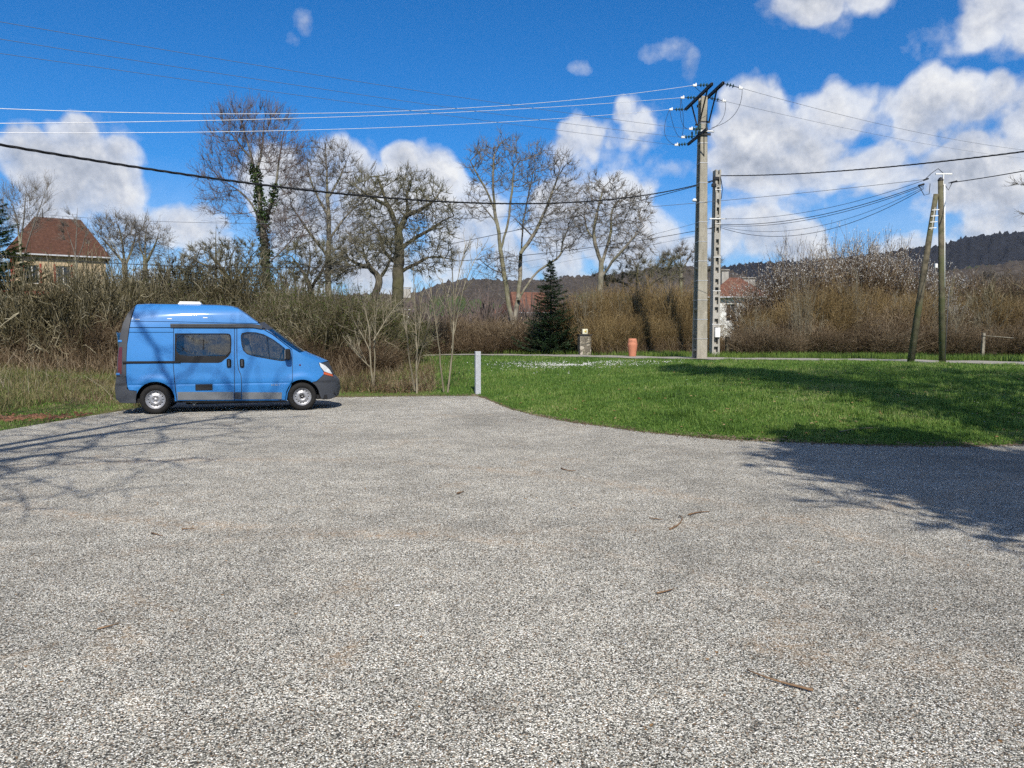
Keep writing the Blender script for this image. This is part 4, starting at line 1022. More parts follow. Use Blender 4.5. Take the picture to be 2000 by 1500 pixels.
row('brown', 1395, 1500, 36, 43.5, [(1395, 655), (1450, 650), (1500, 600)], 70, 'low brown bush in front of the white house', 'low brown bushes before the white house', 8, .6)
row('bloom', 1500, 1800, 58, 43.5, [(1500, 535), (1560, 482), (1640, 472), (1720, 480), (1790, 508), (1830, 540)], 125, 'tall blackthorn covered in white blossom behind the thicket', 'white blossoming blackthorns', 7)
row('bloom', 1490, 1500, 40, 46, 560, 90, 'small white blossoming blackthorn beside the white house', 'small blackthorns by the house', 5)
row('bloom', 1840, 1870, 40, 40, 575, 60, 'small white blossoming blackthorn behind the wooden pole', 'small blackthorns by the pole', 5)
row('gold', 1500, 2120, 56, 40.2, [(1490, 600), (1540, 560), (1800, 570), (2000, 590)], 110, 'tall tan bush of the thicket behind the wooden pole', 'tan bushes behind the wooden pole', 12)
row('red', 1470, 2140, 52, 38.2, [(1480, 648), (1800, 640), (2000, 640)], 100, 'low russet bush at the front of the thicket behind the lane', 'low russet bushes behind the lane', 20, .5)
row('red', 1870, 2140, 70, 47, [(1860, 545), (2000, 535)], 150, 'reddish bush on the rise beyond the thicket', 'reddish bushes on the rise', 6)
row('olive', 140, 245, 36, 35.5, [(140, 520), (245, 512)], 70, 'tall narrow thorn bush hiding the right half of the red-roofed house', 'thorn bushes before the house', 8)
row('thorn', -40, 250, 48, 32, [(-40, 545), (60, 510), (130, 480), (200, 500), (260, 545)], 150, 'crooked hawthorn with pale branches in front of the red-roofed house', 'hawthorns before the red-roofed house', 18)
row('thorn', 560, 720, 60, 32, [(560, 560), (720, 590)], 120, 'crooked hawthorn with pale branches beyond the front of the van', 'hawthorns beyond the van', 14)
row('thorn', 280, 520, 70, 36, 500, 130, 'crooked hawthorn rising behind the roof of the van', 'hawthorns behind the van roof', 14)
row('wands', 1480, 2100, 85, 38.8, [(1480, 600), (1560, 540), (1800, 560), (2100, 590)], 80, 'tall sparse bush of pale wands in the thicket behind the wooden pole', 'pale wand bushes on the right', 22)
row('wands', 1150, 1360, 70, 43.6, 560, 70, 'tall sparse bush of pale wands in the golden thicket', 'pale wand bushes in the golden thicket', 14)
row('brown', 1480, 2140, 75, 39.3, [(1480, 615), (1800, 600), (2000, 600)], 95, 'brown bush in the middle of the thicket behind the lane', 'brown bushes behind the lane', 24, .5)
row('thorn', 1850, 2050, 70, 41, 560, 110, 'crooked hawthorn on the far right behind the fence post', 'hawthorns at the far right', 16)
row('bramble', 690, 800, 50, 25.3, 738, 90, 'dead bramble clump in the rough grass in front of the van', 'bramble clumps in the rough grass', 3, .6)
row('bramble', 20, 220, 60, 26.5, 735, 90, 'dead bramble clump in the rough grass behind the van', 'bramble clumps behind the van', 5, 1)
# ground litter and weeds that fill the foot of the thicket
def weeds(name, n, px0, px1, Y0, Y1, h, m, seed):
    r = np.random.default_rng(seed); Y = r.uniform(Y0, Y1, n); X = (r.uniform(px0, px1, n)-1000)/F*Y
    K = 5; P = np.empty((n, K, 3)); P[:, 0] = np.stack([X, Y, hgt(X, Y)-.03], 1)
    d = unit(np.array([0, 0, 1.])+r.normal(0, .38, (n, 3))); L = h*r.uniform(.3, 1.2, n)/(K-1)
    for k in range(1, K): P[:, k] = P[:, k-1]+d*L[:, None]; d = unit(d+r.normal(0, .25, d.shape))
    V, Q = chain_tubes(P, np.linspace(.007, .004, K)[None]*np.ones((n, 1)), 3)
    tag(mesh_np(name, V, [Q], m), kind='stuff')
weeds('undergrowth', 16000, -60, 700, 28.5, 40, 1.0, M['stem_brown'], 1)
weeds('undergrowth', 11000, 1440, 2100, 37.6, 43, 1.1, M['stem_red'], 2)
weeds('undergrowth', 3500, 1168, 1420, 41.3, 44, 1.0, M['stem_brown'], 12)
weeds('undergrowth', 8000, 700, 1120, 44.6, 48, .9, M['stem_brown'], 3)
weeds('dry_weeds', 1500, -60, 330, 19, 26, .30, M['stem_brown'], 4)
weeds('dry_stalks', 100, -60, 330, 20, 28, .95, M['stem_pale'], 14)
weeds('dry_weeds', 2600, 655, 850, 23.6, 34, .45, M['stem_brown'], 5)
# distant woods between the thickets and the hills
def far_trees(name, n, px0, px1, Y0, Y1, h, m, seed):
    r = np.random.default_rng(seed); Y = r.uniform(Y0, Y1, n); X = (r.uniform(px0, px1, n)-1000)/F*Y; K = 4; tk = 26
    b = np.stack([X, Y, hgt(X, Y)], 1); H = h*r.uniform(.6, 1.2, n)
    P = np.repeat(b, tk, 0); HH = np.repeat(H, tk); r2 = r.random(len(P)); P = P+np.stack([r.normal(0, .12, len(P))*HH, r.normal(0, .12, len(P))*HH, HH*(.25+.5*r2)], 1)
    T = np.empty((len(P), K, 3)); T[:, 0] = np.repeat(b, tk, 0)+np.array([0, 0, 1])*(HH*.3*r2)[:, None]; d = unit(P-T[:, 0]+1e-4)
    for k in range(1, K): T[:, k] = T[:, k-1]+d*(HH*.24)[:, None]; d = unit(d+r.normal(0, .2, d.shape)+np.array([0, 0, .15]))
    V, Q = chain_tubes(T, np.linspace(.07, .03, K)[None]*np.ones((len(P), 1)), 3)
    tag(mesh_np(name, V, [Q], m), kind='stuff')
far_trees('distant_woods', 520, 640, 1500, 75, 150, 5.5, M['twig_mauve'], 6)
far_trees('distant_woods', 300, -200, 640, 75, 130, 8, M['twig_grey'], 7)
far_trees('distant_woods', 320, 1500, 2200, 75, 140, 6, M['twig_mauve'], 8)

# ---------------------------------------------------------------- trees beside the camera whose shade falls on the lot
def side_tree(name, label, x, y, H, rc, seed, rt, leafy=None, core=None, limbs=None, zc=.6, nattr=900, flat=1.0, tw=(2600, .5, 3), rtip=.011):
    r = np.random.default_rng(seed); root = empty(name, (x, y, -.02), 0, label, 'tree')
    b = np.array([x, y, -.02]); sk = [resample(np.array([b, b+[.1, 0, H*.2], b+[.0, .2, H*.42]]), .4)]
    for k in range(6):
        a = k*1.05+r.uniform(0, .5); e = b+np.array([math.cos(a)*rc*.6, math.sin(a)*rc*.6, H*(.62+.1*r.random())])
        s0 = b+np.array([0, .2, H*(.26+.16*r.random())]); sk.append(resample(np.array([s0, (s0+e)/2+r.normal(0, .3, 3), e]), .4))
    d = unit(r.normal(size=(nattr, 3))); q = r.random(nattr)**.4
    A = b+np.array([0, 0, H*zc])+d*q[:, None]*np.array([rc, rc, H*(1-zc)*flat])
    pos, par, R, n0 = tree_mesh(name, root, sk, A, .42, rt, rtip, GREY, r, twigs=tw)
    if leafy:
        pc = pos[n0:]; rd_ = np.hypot(pc[:, 0]-x, pc[:, 1]-y)
        if core: pc = pc[rd_ < core]
        c = pc[r.integers(0, len(pc), leafy)]+r.normal(0, .32, (leafy, 3)); V, Q = leaf_cards(c, .25, r)
        mesh_np('foliage', V-np.array(root.location), [Q], M['ivy'], root)
side_tree('plane_tree', 'bare tree standing off the left edge, its branch shade lying across the car park', -7.0, 1.7, 16.5, 5.4, 201, .36, nattr=600, tw=(1100, .6, 3), rtip=.014)
side_tree('holm_oak', 'leafy evergreen tree off the right edge that shades the lawn', 7.3, .9, 9.3, 3.2, 202, .26, leafy=38000, core=1.75, zc=.68, nattr=650, rtip=.012)
side_tree('cypress_tree', 'tall narrow evergreen tree off the right edge, its shade streaking the lawn', 10.4, 1.6, 24, 2.6, 203, .35, leafy=10500, core=1.0, zc=.69, nattr=620)
side_tree('ash_tree', 'sparse tree standing off the right edge beside the lawn', 14.6, 7.2, 16.5, 4.4, 204, .35, leafy=4500, zc=.62, nattr=700)
# ================================================================ VAN
M['blue'] = mat('blue_car_paint', (.032, .20, .52), .5, .3, 0, .55, var=.05, scale=1.3)
M['blue_dk'] = mat('blue_seam', (.012, .05, .16), .5, .3)
M['plastic'] = mat('dark_grey_bumper_plastic', (.055, .06, .07), .6, .35, var=.08)
M['plastic_mid'] = mat('mid_grey_trim', (.17, .18, .19), .5, .4, var=.06)
M['black'] = mat('black_rubber', (.012, .012, .013), .7, .3)
M['tyre'] = mat('tyre_rubber', (.022, .021, .02), .85, .2, var=.2, scale=20)
M['rim'] = mat('silver_steel_rim', (.42, .42, .43), .42, .5, .5, var=.12, scale=12)
M['inside'] = mat('van_interior', (.06, .06, .062), .8, .2)
M['seat_cloth'] = mat('grey_seat_cloth', (.10, .10, .11), .9, .1)
M['van_glass'] = glass_mat('tinted_side_glass', (.72, .78, .74))
M['van_glass2'] = glass_mat('clear_side_glass', (.84, .89, .86))
M['lens'] = mat('clear_headlight_lens', (.72, .74, .76), .12, .6, .1, .8)
M['orange'] = mat('orange_indicator', (.55, .09, .015), .2, .5, 0, .6)
M['red_lens'] = mat('red_tail_lamp', (.10, .012, .012), .2, .5, 0, .6)
M['hatch'] = mat('white_roof_hatch', (.85, .84, .80), .5, .4)
Gr = G(304.5, 809); Gf = G(590.5, 801.5)
vdir = (Gf-Gr)[:2]; WB = np.linalg.norm(vdir); vdir /= WB; vper = np.array([-vdir[1], vdir[0]])
vang = math.atan2(vdir[1], vdir[0]); HWID = .93; OX = WB/2
vorg = Gr[:2]+vdir*OX+vper*HWID
van = empty('camper_van', (vorg[0], vorg[1], 0), vang, 'bright blue high-roof camper van parked at the edge of the car park', 'van')
cN = np.array([math.cos(-vang), math.sin(-vang)])
def vp(zx, zy, yo=0.0):
    """point of the enlarged view -> (x, z) on the vertical plane yo metres behind the van's near side"""
    d = ray(200+zx/4, 560+zy/4); p0 = Gr[:2]+vper*yo
    t = (p0@vper)/(d[:2]@vper); P = d*t; P[2] += CAMH
    return ((P[:2]-Gr[:2])@vdir-OX, P[2])
WT = [(0, .90), (.3, .915), (.42, .93), (.62, .945), (.80, .952), (.86, .94), (1.05, .938), (1.3, .918), (1.6, .882), (1.9, .842), (2.0, .832), (2.15, .80), (2.3, .755), (2.38, .70), (2.44, .62), (2.5, .5)]
WZ = np.linspace(-.2, 2.7, 291); WW = np.interp(WZ, [w[0] for w in WT], [w[1] for w in WT])
for _ in range(60): WW[1:-1] = (WW[:-2]+2*WW[1:-1]+WW[2:])/4
XR = vp(97, 760)[0]; XF = vp(1842, 800)[0]
def Wd(x, z):
    x = np.asarray(x, float); z = np.asarray(z, float)
    w = np.interp(z, WZ, WW)
    f = np.clip((x-(XF-1.15))/1.15, 0, 1.05); w = w-.20*f**2.6-.10*f**9
    b = np.clip(((XR+.35)-x)/.35, 0, 1.05); w = w-.07*b**2.2
    # hind and front wing flares
    for cx in (-OX, OX):
        dd = np.hypot(x-cx, z-.33); w = w+.028*np.exp(-((dd-.45)/.09)**2)*(z > .25)
    # shoulder fold
    w = w-.05*np.clip((x-.2)/2.2, -1, 1)**2*np.clip((z-1.9)/.4, 0, 1)
    w = w-.010*np.exp(-((z-.655)/.016)**2)
    return w
def P3(x, z, side=-1, off=0.0):
    return (float(x), side*float(Wd(x, z)+off), float(z))
def cdt_panel(outer, holes=(), gs=.07, zrows=(), off=0.0, thick=.02, side=-1):
    """flat outline in (x, z) -> curved body panel following the side of the van"""
    def dens(poly, st=.06):
        o = []
        for a, b in zip(poly, poly[1:]+poly[:1]):
            n = max(1, int(math.hypot(b[0]-a[0], b[1]-a[1])/st))
            o += [(a[0]+(b[0]-a[0])*k/n, a[1]+(b[1]-a[1])*k/n) for k in range(n)]
        return o
    loops = [dens(list(outer))]+[dens(list(h)) for h in holes]
    pts, edges = [], []
    for lp in loops:
        s = len(pts); pts += lp; edges += [(s+i, s+(i+1) % len(lp)) for i in range(len(lp))]
    def inside(p, poly):
        c = False; j = len(poly)-1
        for i in range(len(poly)):
            if (poly[i][1] > p[1]) != (poly[j][1] > p[1]) and p[0] < (poly[j][0]-poly[i][0])*(p[1]-poly[i][1])/(poly[j][1]-poly[i][1])+poly[i][0]: c = not c
            j = i
        return c
    def nearest(p):
        m = 9
        for lp in loops:
            for q_ in lp: m = min(m, abs(q_[0]-p[0])+abs(q_[1]-p[1]))
        return m
    xs = [p[0] for p in loops[0]]; zs = [p[1] for p in loops[0]]
    zl = sorted(set(list(np.arange(min(zs)+gs/2, max(zs), gs))+list(zrows)))
    for z in zl:
        for x in np.arange(min(xs)+gs/2, max(xs), gs):
            p = (x, z)
            if inside(p, loops[0]) and not any(inside(p, h) for h in loops[1:]) and nearest(p) > gs*.35: pts.append(p)
    v, e, f, *_ = delaunay_2d_cdt([Vector(p) for p in pts], edges, [], 0, 1e-5)
    keep = []
    for t in f:
        c = (sum(v[i][0] for i in t)/len(t), sum(v[i][1] for i in t)/len(t))
        if inside(c, loops[0]) and not any(inside(c, h) for h in loops[1:]): keep.append(t)
    bm = bmesh.new()
    vs = [bm.verts.new(P3(p[0], p[1], side, off)) for p in v]
    for t in keep:
        try: fa = bm.faces.new([vs[i] for i in t]); fa.smooth = True
        except ValueError: pass
    bmesh.ops.recalc_face_normals(bm, faces=bm.faces)
    if sum(fa.normal.y*fa.calc_area() for fa in bm.faces)*side < 0: bmesh.ops.reverse_faces(bm, faces=bm.faces)
    be = [ed for ed in bm.edges if ed.is_boundary]
    mp = {}
    for ed in be:
        q = []
        for vv in ed.verts:
            if vv not in mp: mp[vv] = (bm.verts.new(vv.co), bm.verts.new((vv.co.x, vv.co.y-side*thick, vv.co.z)))
            q.append(mp[vv])
        bm.faces.new((q[0][0], q[1][0], q[1][1], q[0][1]))
    for vv in [x for x in bm.verts if not x.link_faces]: bm.verts.remove(vv)
    return bm
def panel(name, zpts, mat_, holes=(), parent=None, both=True, off=0.0, zrows=(), gs=.07, raw=False, label=None, thick=.02):
    outer = zpts if raw else [vp(*p) for p in zpts]; hs = [h if raw else [vp(*p) for p in h] for h in holes]
    res = []
    for side in ((-1, 1) if both else (-1,)):
        bm = cdt_panel(outer, hs, gs, zrows, off, thick, side)
        me = bpy.data.meshes.new(name); bm.to_mesh(me); bm.free(); me.materials.append(mat_)
        # exact normals of the curved skin for the outer sheet, face normals for the rims
        face_v = set()
        for pl in me.polygons:
            if pl.use_smooth: face_v.update(pl.vertices)
        co_ = np.array([v.co[:] for v in me.vertices]); eps = .012
        gx_ = (Wd(co_[:, 0]+eps, co_[:, 2])-Wd(co_[:, 0]-eps, co_[:, 2]))/(2*eps); gz_ = (Wd(co_[:, 0], co_[:, 2]+eps)-Wd(co_[:, 0], co_[:, 2]-eps))/(2*eps)
        Nn = unit(np.stack([-gx_, np.full(len(co_), float(side)), -gz_], 1))
        vn = [tuple(Nn[i]) if i in face_v else tuple(me.vertices[i].normal) for i in range(len(co_))]
        me.normals_split_custom_set_from_vertices(vn)
        o = bpy.data.objects.new(name, me); COL.objects.link(o); o.parent = parent or van
        if label: o['label'] = label
        res.append(o)
    return res
def arc(cx, cz, rad, a0, a1, n=18):
    return [(cx+rad*math.cos(math.radians(a0+(a1-a0)*k/n)), cz+rad*math.sin(math.radians(a0+(a1-a0)*k/n))) for k in range(n+1)]
V_ = lambda pts: [vp(*p) for p in pts]
rows = (.62, .635, .645, .655, .665, .675, .69, .77, .80, .83, .86, .89)
AR = .395
# arch arcs meet the sill line
zs_ = vp(570, 893)[1]
aR = arc(-OX, .33, AR, math.degrees(math.asin((zs_-.33)/AR)), 190, 20)
panel('high_roof_side', [(243, 140), (330, 136), (480, 138), (600, 141), (900, 146), (1000, 154), (1050, 168), (1110, 208), (1170, 252), (1216, 284), (950, 280), (530, 270), (216, 266)], M['blue'], gs=.05)
panel('roof_gutter_panel', [(215, 270), (530, 274), (950, 284), (1220, 288), (1245, 305), (1256, 320), (950, 316), (530, 316), (209, 316)], M['blue'])
panel('upper_side_panel', [(207, 322), (551, 322), (551, 354), (204, 354)], M['blue'])
zq = [(204, 358), (551, 358), (551, 610), (563, 745), (580, 893)]
qp = V_(zq)
panel('rear_side_panel', qp+[(a, b) for a, b in aR[:-3]]+V_([(270, 812), (208, 806), (196, 780), (188, 700), (187, 600), (192, 450)]), M['blue'], raw=True, zrows=rows)
win_s = [(563, 364), (960, 364), (992, 368), (1004, 384), (1008, 440), (1005, 515), (985, 545), (930, 590), (905, 596), (700, 596), (563, 594)]
sd = panel('sliding_door', [(556, 326), (1029, 328), (1029, 700), (1029, 888), (588, 890), (569, 745), (556, 610)], M['blue'], holes=[win_s], zrows=rows)
panel('door_pillar', [(1034, 328), (1047, 328), (1047, 480), (1049, 560), (1060, 645), (1080, 690), (1085, 745), (1085, 888), (1034, 888)], M['blue'], zrows=rows)
win_f = [(1080, 385), (1088, 362), (1130, 353), (1200, 356), (1262, 372), (1330, 408), (1395, 455), (1428, 482), (1432, 520), (1428, 580), (1395, 582), (1300, 566), (1200, 548), (1130, 528), (1100, 500), (1085, 450)]
fd = panel('front_door', [(1052, 328), (1120, 324), (1200, 324), (1262, 338), (1330, 378), (1430, 455), (1478, 492), (1482, 600), (1483, 735), (1458, 768), (1436, 820), (1428, 888), (1090, 888), (1090, 745), (1085, 690), (1066, 645), (1054, 560)], M['blue'], holes=[win_f], zrows=rows)
aF = arc(OX, .33, AR, 158, 62, 16)
panel('front_wing', V_([(1268, 334), (1290, 338), (1400, 420), (1485, 482), (1570, 534), (1640, 566), (1688, 590), (1700, 622), (1728, 664), (1733, 683), (1672, 738)])+arc(OX, .33, AR, 56, 158, 18)+V_([(1487, 738), (1486, 600), (1483, 488), (1434, 450), (1336, 372)]), M['blue'], raw=True, zrows=rows)
panel('door_sill', [(1433, 890), (1440, 830), (1470, 768), (1478, 755), (1470, 780), (1448, 830), (1440, 890)], M['blue'], both=True, gs=.03)
# under-skin that closes the gaps (dark), with window openings
skin = [(243, 142), (600, 144), (1000, 158), (1110, 212), (1216, 290), (1290, 342), (1485, 486), (1685, 594), (1720, 664), (1672, 735)]
sk_out = V_(skin)+arc(OX, .33, AR+.01, 60, 182, 16)[1:]+[(-OX+AR+.01, zs_-.02)]+arc(-OX, .33, AR+.01, 0, 178, 18)+V_([(270, 815), (195, 810), (190, 700), (190, 600), (195, 450), (210, 300)])
def shrink(p, k=.985):
    c = np.mean(p, 0); return [tuple(c+(np.array(q)-c)*k) for q in p]
grow_ = lambda pts: [tuple(np.mean(V_(pts), 0)+(np.array(q)-np.mean(V_(pts), 0))*1.0) for q in V_(pts)]
panel('inner_skin', shrink(sk_out, .992), M['inside'], holes=[grow_(win_s), grow_(win_f)], raw=True, off=-.03, gs=.12, thick=.01)
# glass
for o, w, nm, gm in ((sd, win_s, 'side_window', M['van_glass']), (fd, win_f, 'door_window', M['van_glass2'])):
    gl = panel(nm, w, gm, both=True, off=-.012, thick=.003)
    c = np.mean(V_(w), 0); inner = [tuple(c+(np.array(p)-c)*np.array([.955, .92])) for p in V_(w)]
    if nm == 'side_window':
        inner = V_([(576, 372), (950, 372), (985, 378), (994, 400), (996, 440), (993, 505), (970, 530), (960, 540), (690, 545), (600, 530), (576, 500)])
    fr = panel('window_frame', V_(w), M['black'], holes=[inner], raw=True, off=-.006, thick=.004)
    for g_ in gl+fr: pass
MB().box((vp(788, 450)[0], -Wd(0, 1.45)+.02, 1.45), (.028, .02, .42), None, .004).build('window_bar', M['black'], van)
MB().bar(P3(*vp(1286, 380), off=-.02), P3(*vp(1306, 565), off=-.02), .028, .02).build('window_bar', M['black'], van)
# sill trims, proud of the panels
panel('sill_trim', [(588, 822), (1026, 822), (1026, 882), (590, 884)], M['plastic_mid'], off=.012)
panel('sill_trim', [(1034, 824), (1083, 824), (1083, 880), (1034, 880)], M['plastic'], off=.012)
panel('sill_trim', [(1092, 824), (1402, 825), (1400, 878), (1092, 880)], M['plastic_mid'], off=.012)
panel('sill', [(575, 891), (1440, 891), (1440, 904), (575, 906)], M['black'], off=-.02)
# dark plate low on the sliding door
MB().box((vp(794, 784)[0], -float(Wd(0, .57))-.006, vp(794, 784)[1]), (.36, .016, .135), None, .005).build('vent_plate', M['black'], van)
vb = MB()
for k in range(5): vb.box((vp(794, 784)[0], -float(Wd(0, .57))-.016, vp(794, 784)[1]-.05+.025*k), (.33, .006, .006))
vb.build('vent_slats', M['plastic'], van)
# slide rail
a_, b_ = vp(158, 590), vp(612, 590)
MB().box(((a_[0]+b_[0])/2, -float(Wd((a_[0]+b_[0])/2, a_[1]))-.006, (a_[1]+b_[1])/2), (b_[0]-a_[0], .03, .05), None, .008).build('slide_rail', M['black'], van)
# rolled awning / roof rail
ra = [vp(528, 303), vp(800, 303), vp(1040, 303), vp(1180, 304), vp(1250, 316)]
rl = MB(); pts = [P3(x, z, -1, .012) for x, z in ra]
for p, q in zip(pts, pts[1:]): rl.bar(p, q, .085, .05, up=(0, 1, 0))
rl.build('roof_rail', M['plastic'], van)
rl = MB()
for p, q in zip(pts[:3], pts[1:3]): rl.bar((p[0], p[1]-.028, p[2]+.012), (q[0], q[1]-.028, q[2]+.012), .012, .03, up=(0, 1, 0))
rl.build('rail_strip', M['plastic_mid'], van)
# handles
for zx in (989, 1091):
    x, z = vp(zx, 598); y = -float(Wd(x, z)); h = empty('door_handle', (x, y, z)); h.parent = van
    MB().box((0, -.004, 0), (.095, .018, .20), None, .03).build('handle_cup', M['black'], h)
    MB().box((.0, -.026, .0), (.036, .028, .15), None, .012).build('handle_grip', M['plastic'], h)
# marking low on the front door and repeater
mk = bpy.data.curves.new('door_marking', 'FONT'); mk.body = '2.5 dCi 115'; mk.size = .052; mk.extrude = .0015; mk.materials.append(M['steel'])
mo = bpy.data.objects.new('door_marking', mk); COL.objects.link(mo); bpy.context.view_layer.update(); mm = bpy.data.meshes.new_from_object(mo); bpy.data.objects.remove(mo); mo = bpy.data.objects.new('door_marking', mm); COL.objects.link(mo); mo.parent = van; x, z = vp(1318, 772); mo.location = (x, -float(Wd(x, z))-.006, z); mo.rotation_euler = (PI/2, 0, 0)
x, z = vp(1544, 612); MB().lathe([(0, .016), (.018, .012), (.022, 0)], 14, Matrix.Translation((x, -float(Wd(x, z))+.002, z)) @ Matrix.Rotation(PI/2, 4, 'X')).build('side_repeater', M['red_lens'], van)
# mirror
x, z = vp(1438, 535); y = -float(Wd(x, z)); mr = empty('wing_mirror', (x, y, z)); mr.parent = van
MB().box((.03, -.13, .02), (.12, .19, .26), None, .035).build('mirror_shell', M['black'], mr)
MB().box((.05, -.03, -.06), (.09, .09, .06), None, .015).build('mirror_arm', M['black'], mr)
MB().box((-.036, -.13, .02), (.006, .15, .20)).build('mirror_glass', M['steel'], mr)
mr2 = empty('wing_mirror', (x, -y, z)); mr2.parent = van
MB().box((.03, .13, .02), (.12, .19, .26), None, .035).build('mirror_shell', M['black'], mr2)
# ---- cross strips (roof, screen, bonnet, nose, tail)
def strip(name, ed, off, mat_, M_=14, p=2.6, inset=0.0, smooth=True, parent=None):
    """ed: side-edge points (x,z); off: how far the centre line stands out (dx,dz) at each"""
    n = len(ed); V = []; 
    for (x, z), (dx, dz) in zip(ed, off):
        w = float(Wd(x, z))-inset
        for k in range(2*M_+1):
            s = -math.cos(PI*k/(2*M_)); b = 1-abs(s)**p; V.append((x+dx*b, w*s, z+dz*b))
    i = np.arange(n*(2*M_+1)).reshape(n, -1)
    Q = np.stack([i[:-1, :-1], i[1:, :-1], i[1:, 1:], i[:-1, 1:]], -1).reshape(-1, 4)
    return mesh_np(name, V, [Q], mat_, parent or van, smooth=smooth)
def rs(pts, st=.08):
    P = [np.array(p) for p in pts]; o = [P[0]]
    for a, b in zip(P, P[1:]):
        n = max(1, int(np.linalg.norm(b-a)/st)); o += [a+(b-a)*k/n for k in range(1, n+1)]
    return [tuple(q) for q in o]
roof_e = rs(V_([(243, 140), (330, 136), (600, 141), (900, 146), (1000, 154), (1050, 168), (1110, 208), (1170, 252), (1216, 284)]))
strip('roof', roof_e, [(0.0+.10*max(0, (x-.9))/1.0, .045) for x, z in roof_e], M['blue'])
ws = rs(V_([(1218, 286), (1256, 318), (1290, 338)])); strip('roof_lip', ws, [(.14, .05)]*len(ws), M['plastic'])
wse = rs(V_([(1290, 338), (1400, 420), (1485, 482), (1540, 516)])); strip('windscreen', wse, [(.17, .04)]*len(wse), M['van_glass'])
bn = rs(V_([(1540, 516), (1570, 534), (1640, 566), (1688, 590), (1696, 596)])); nb = len(bn); strip('bonnet', bn, [(.17+.1*k/nb, .04) for k in range(nb)], M['blue'])
ns = rs(V_([(1696, 596), (1728, 664), (1740, 690)])); strip('grille', ns, [(.27, .02)]*len(ns), M['plastic'])
# bumpers wrap round: rings from side edge
fb = V_([(1735, 688), (1800, 700), (1832, 735), (1840, 800), (1826, 862), (1780, 882), (1716, 884)])
panel('front_bumper', V_([(1676, 740), (1732, 687), (1800, 703), (1832, 735), (1840, 800), (1826, 862), (1780, 880), (1716, 882)])+arc(OX, .33, AR, 8, 56, 8), M['plastic'], raw=True, gs=.05)
fbs = rs(fb, .05); strip('front_bumper_face', fbs, [(.13, 0)]*len(fbs), M['plastic'])
x, z = vp(1818, 835); MB().box((x, -float(Wd(x, z))-.004, z), (.05, .02, .05), None, .01).build('fog_lamp', M['black'], van)
hl = panel('headlight', [(1695, 592), (1742, 615), (1775, 645), (1800, 684), (1735, 662), (1705, 625)], M['lens'], off=.006, gs=.04)
panel('indicator', [(1733, 664), (1801, 687), (1806, 703), (1729, 684)], M['orange'], off=.008, gs=.03)
re_ = V_([(243, 140), (190, 205), (152, 285), (128, 400), (113, 560), (106, 700)])
pil = V_([(239, 140), (190, 200), (152, 285), (128, 400), (113, 560), (106, 700), (184, 704), (184, 600), (189, 450), (205, 300), (218, 220)])
panel('rear_pillar', pil, M['plastic'], raw=True)
panel('tail_lamp', [(126, 475), (152, 470), (150, 680), (118, 688), (117, 600)], M['red_lens'], off=.006)
for zy in (425, 683): 
    x, z = vp(125 if zy < 500 else 112, zy); MB().box((x+.02, -float(Wd(x+.05, z))+.01, z), (.08, .04, .05), None, .01).build('door_hinge', M['blue'], van)
tl = rs(re_); strip('rear_door', tl[::-1], [(-.05, 0)]*len(tl), M['blue'])
panel('rear_bumper', V_([(105, 703), (184, 707), (192, 795), (204, 810), (272, 816)])+arc(-OX, .33, AR, 160, 188, 6)+V_([(265, 913), (135, 908), (102, 880), (93, 790)]), M['plastic'], raw=True, gs=.05)
rb = rs(V_([(105, 703), (93, 790), (102, 880), (135, 908)]), .05); strip('rear_bumper_face', rb[::-1], [(-.06, 0)]*len(rb), M['plastic'])
for s in (-1, 1):
    MB().box((XR+.05, s*.4, 1.55), (.02, .62, .55), Matrix.Rotation(-.1, 3, 'Y'), .02).build('rear_window', M['van_glass'], van)
# floor pan, arches, interior
MB().box((0.0, 0, .30), (4.3, 1.7, .10)).build('floor_pan', M['black'], van)
for cx in (-OX, OX):
    for s in (-1, 1):
        b = MB(); n = 16; bm = b.bm; ring = []
        for k in range(n+1):
            a = math.radians(-8+196*k/n); ring.append([bm.verts.new((cx+(AR+.004)*math.cos(a), s*yy, .33+(AR+.004)*math.sin(a))) for yy in (.915, .60)])
        for p, q in zip(ring, ring[1:]): bm.faces.new((p[0], p[1], q[1], q[0]))
        bm.faces.new([p[1] for p in ring]); b.build('wheel_arch', M['black'], van)
MB().box((-1.0, 0, .9), (1.9, 1.5, .5), None, .05).build('bench', M['inside'], van)
for s in (-1, 1):
    st = empty('front_seat', (.62, s*.42, .55)); st.parent = van
    MB().box((.05, 0, .3), (.5, .5, .16), None, .05).build('cushion', M['seat_cloth'], st)
    MB().box((-.2, 0, .66), (.14, .5, .62), Matrix.Rotation(-.2, 3, 'Y'), .05).build('backrest', M['seat_cloth'], st)
    MB().box((-.28, 0, 1.06), (.10, .28, .18), Matrix.Rotation(-.2, 3, 'Y'), .04).build('headrest', M['seat_cloth'], st)
MB().box((1.55, 0, 1.0), (.5, 1.5, .28), Matrix.Rotation(.2, 3, 'Y'), .06).build('dashboard', M['inside'], van)
sw = MB(); sw.tube([(1.12+.06*math.sin(a), .42+.19*math.cos(a), 1.22+.17*math.sin(a)) for a in np.linspace(0, 2*PI, 25)], .014, 6, False); sw.build('steering_wheel', M['black'], van)
# roof hatch
a_, b_ = vp(607, 133, .9), vp(770, 133, .9)
zr = vp(690, 140)[1]+.045
ht = MB(); ht.box(((a_[0]+b_[0])/2, 0, zr+.03), (.46, .46, .055), None, .02); ht.box(((a_[0]+b_[0])/2, 0, zr+.005), (.5, .5, .03), None, .01); ht.build('roof_hatch', M['hatch'], van)
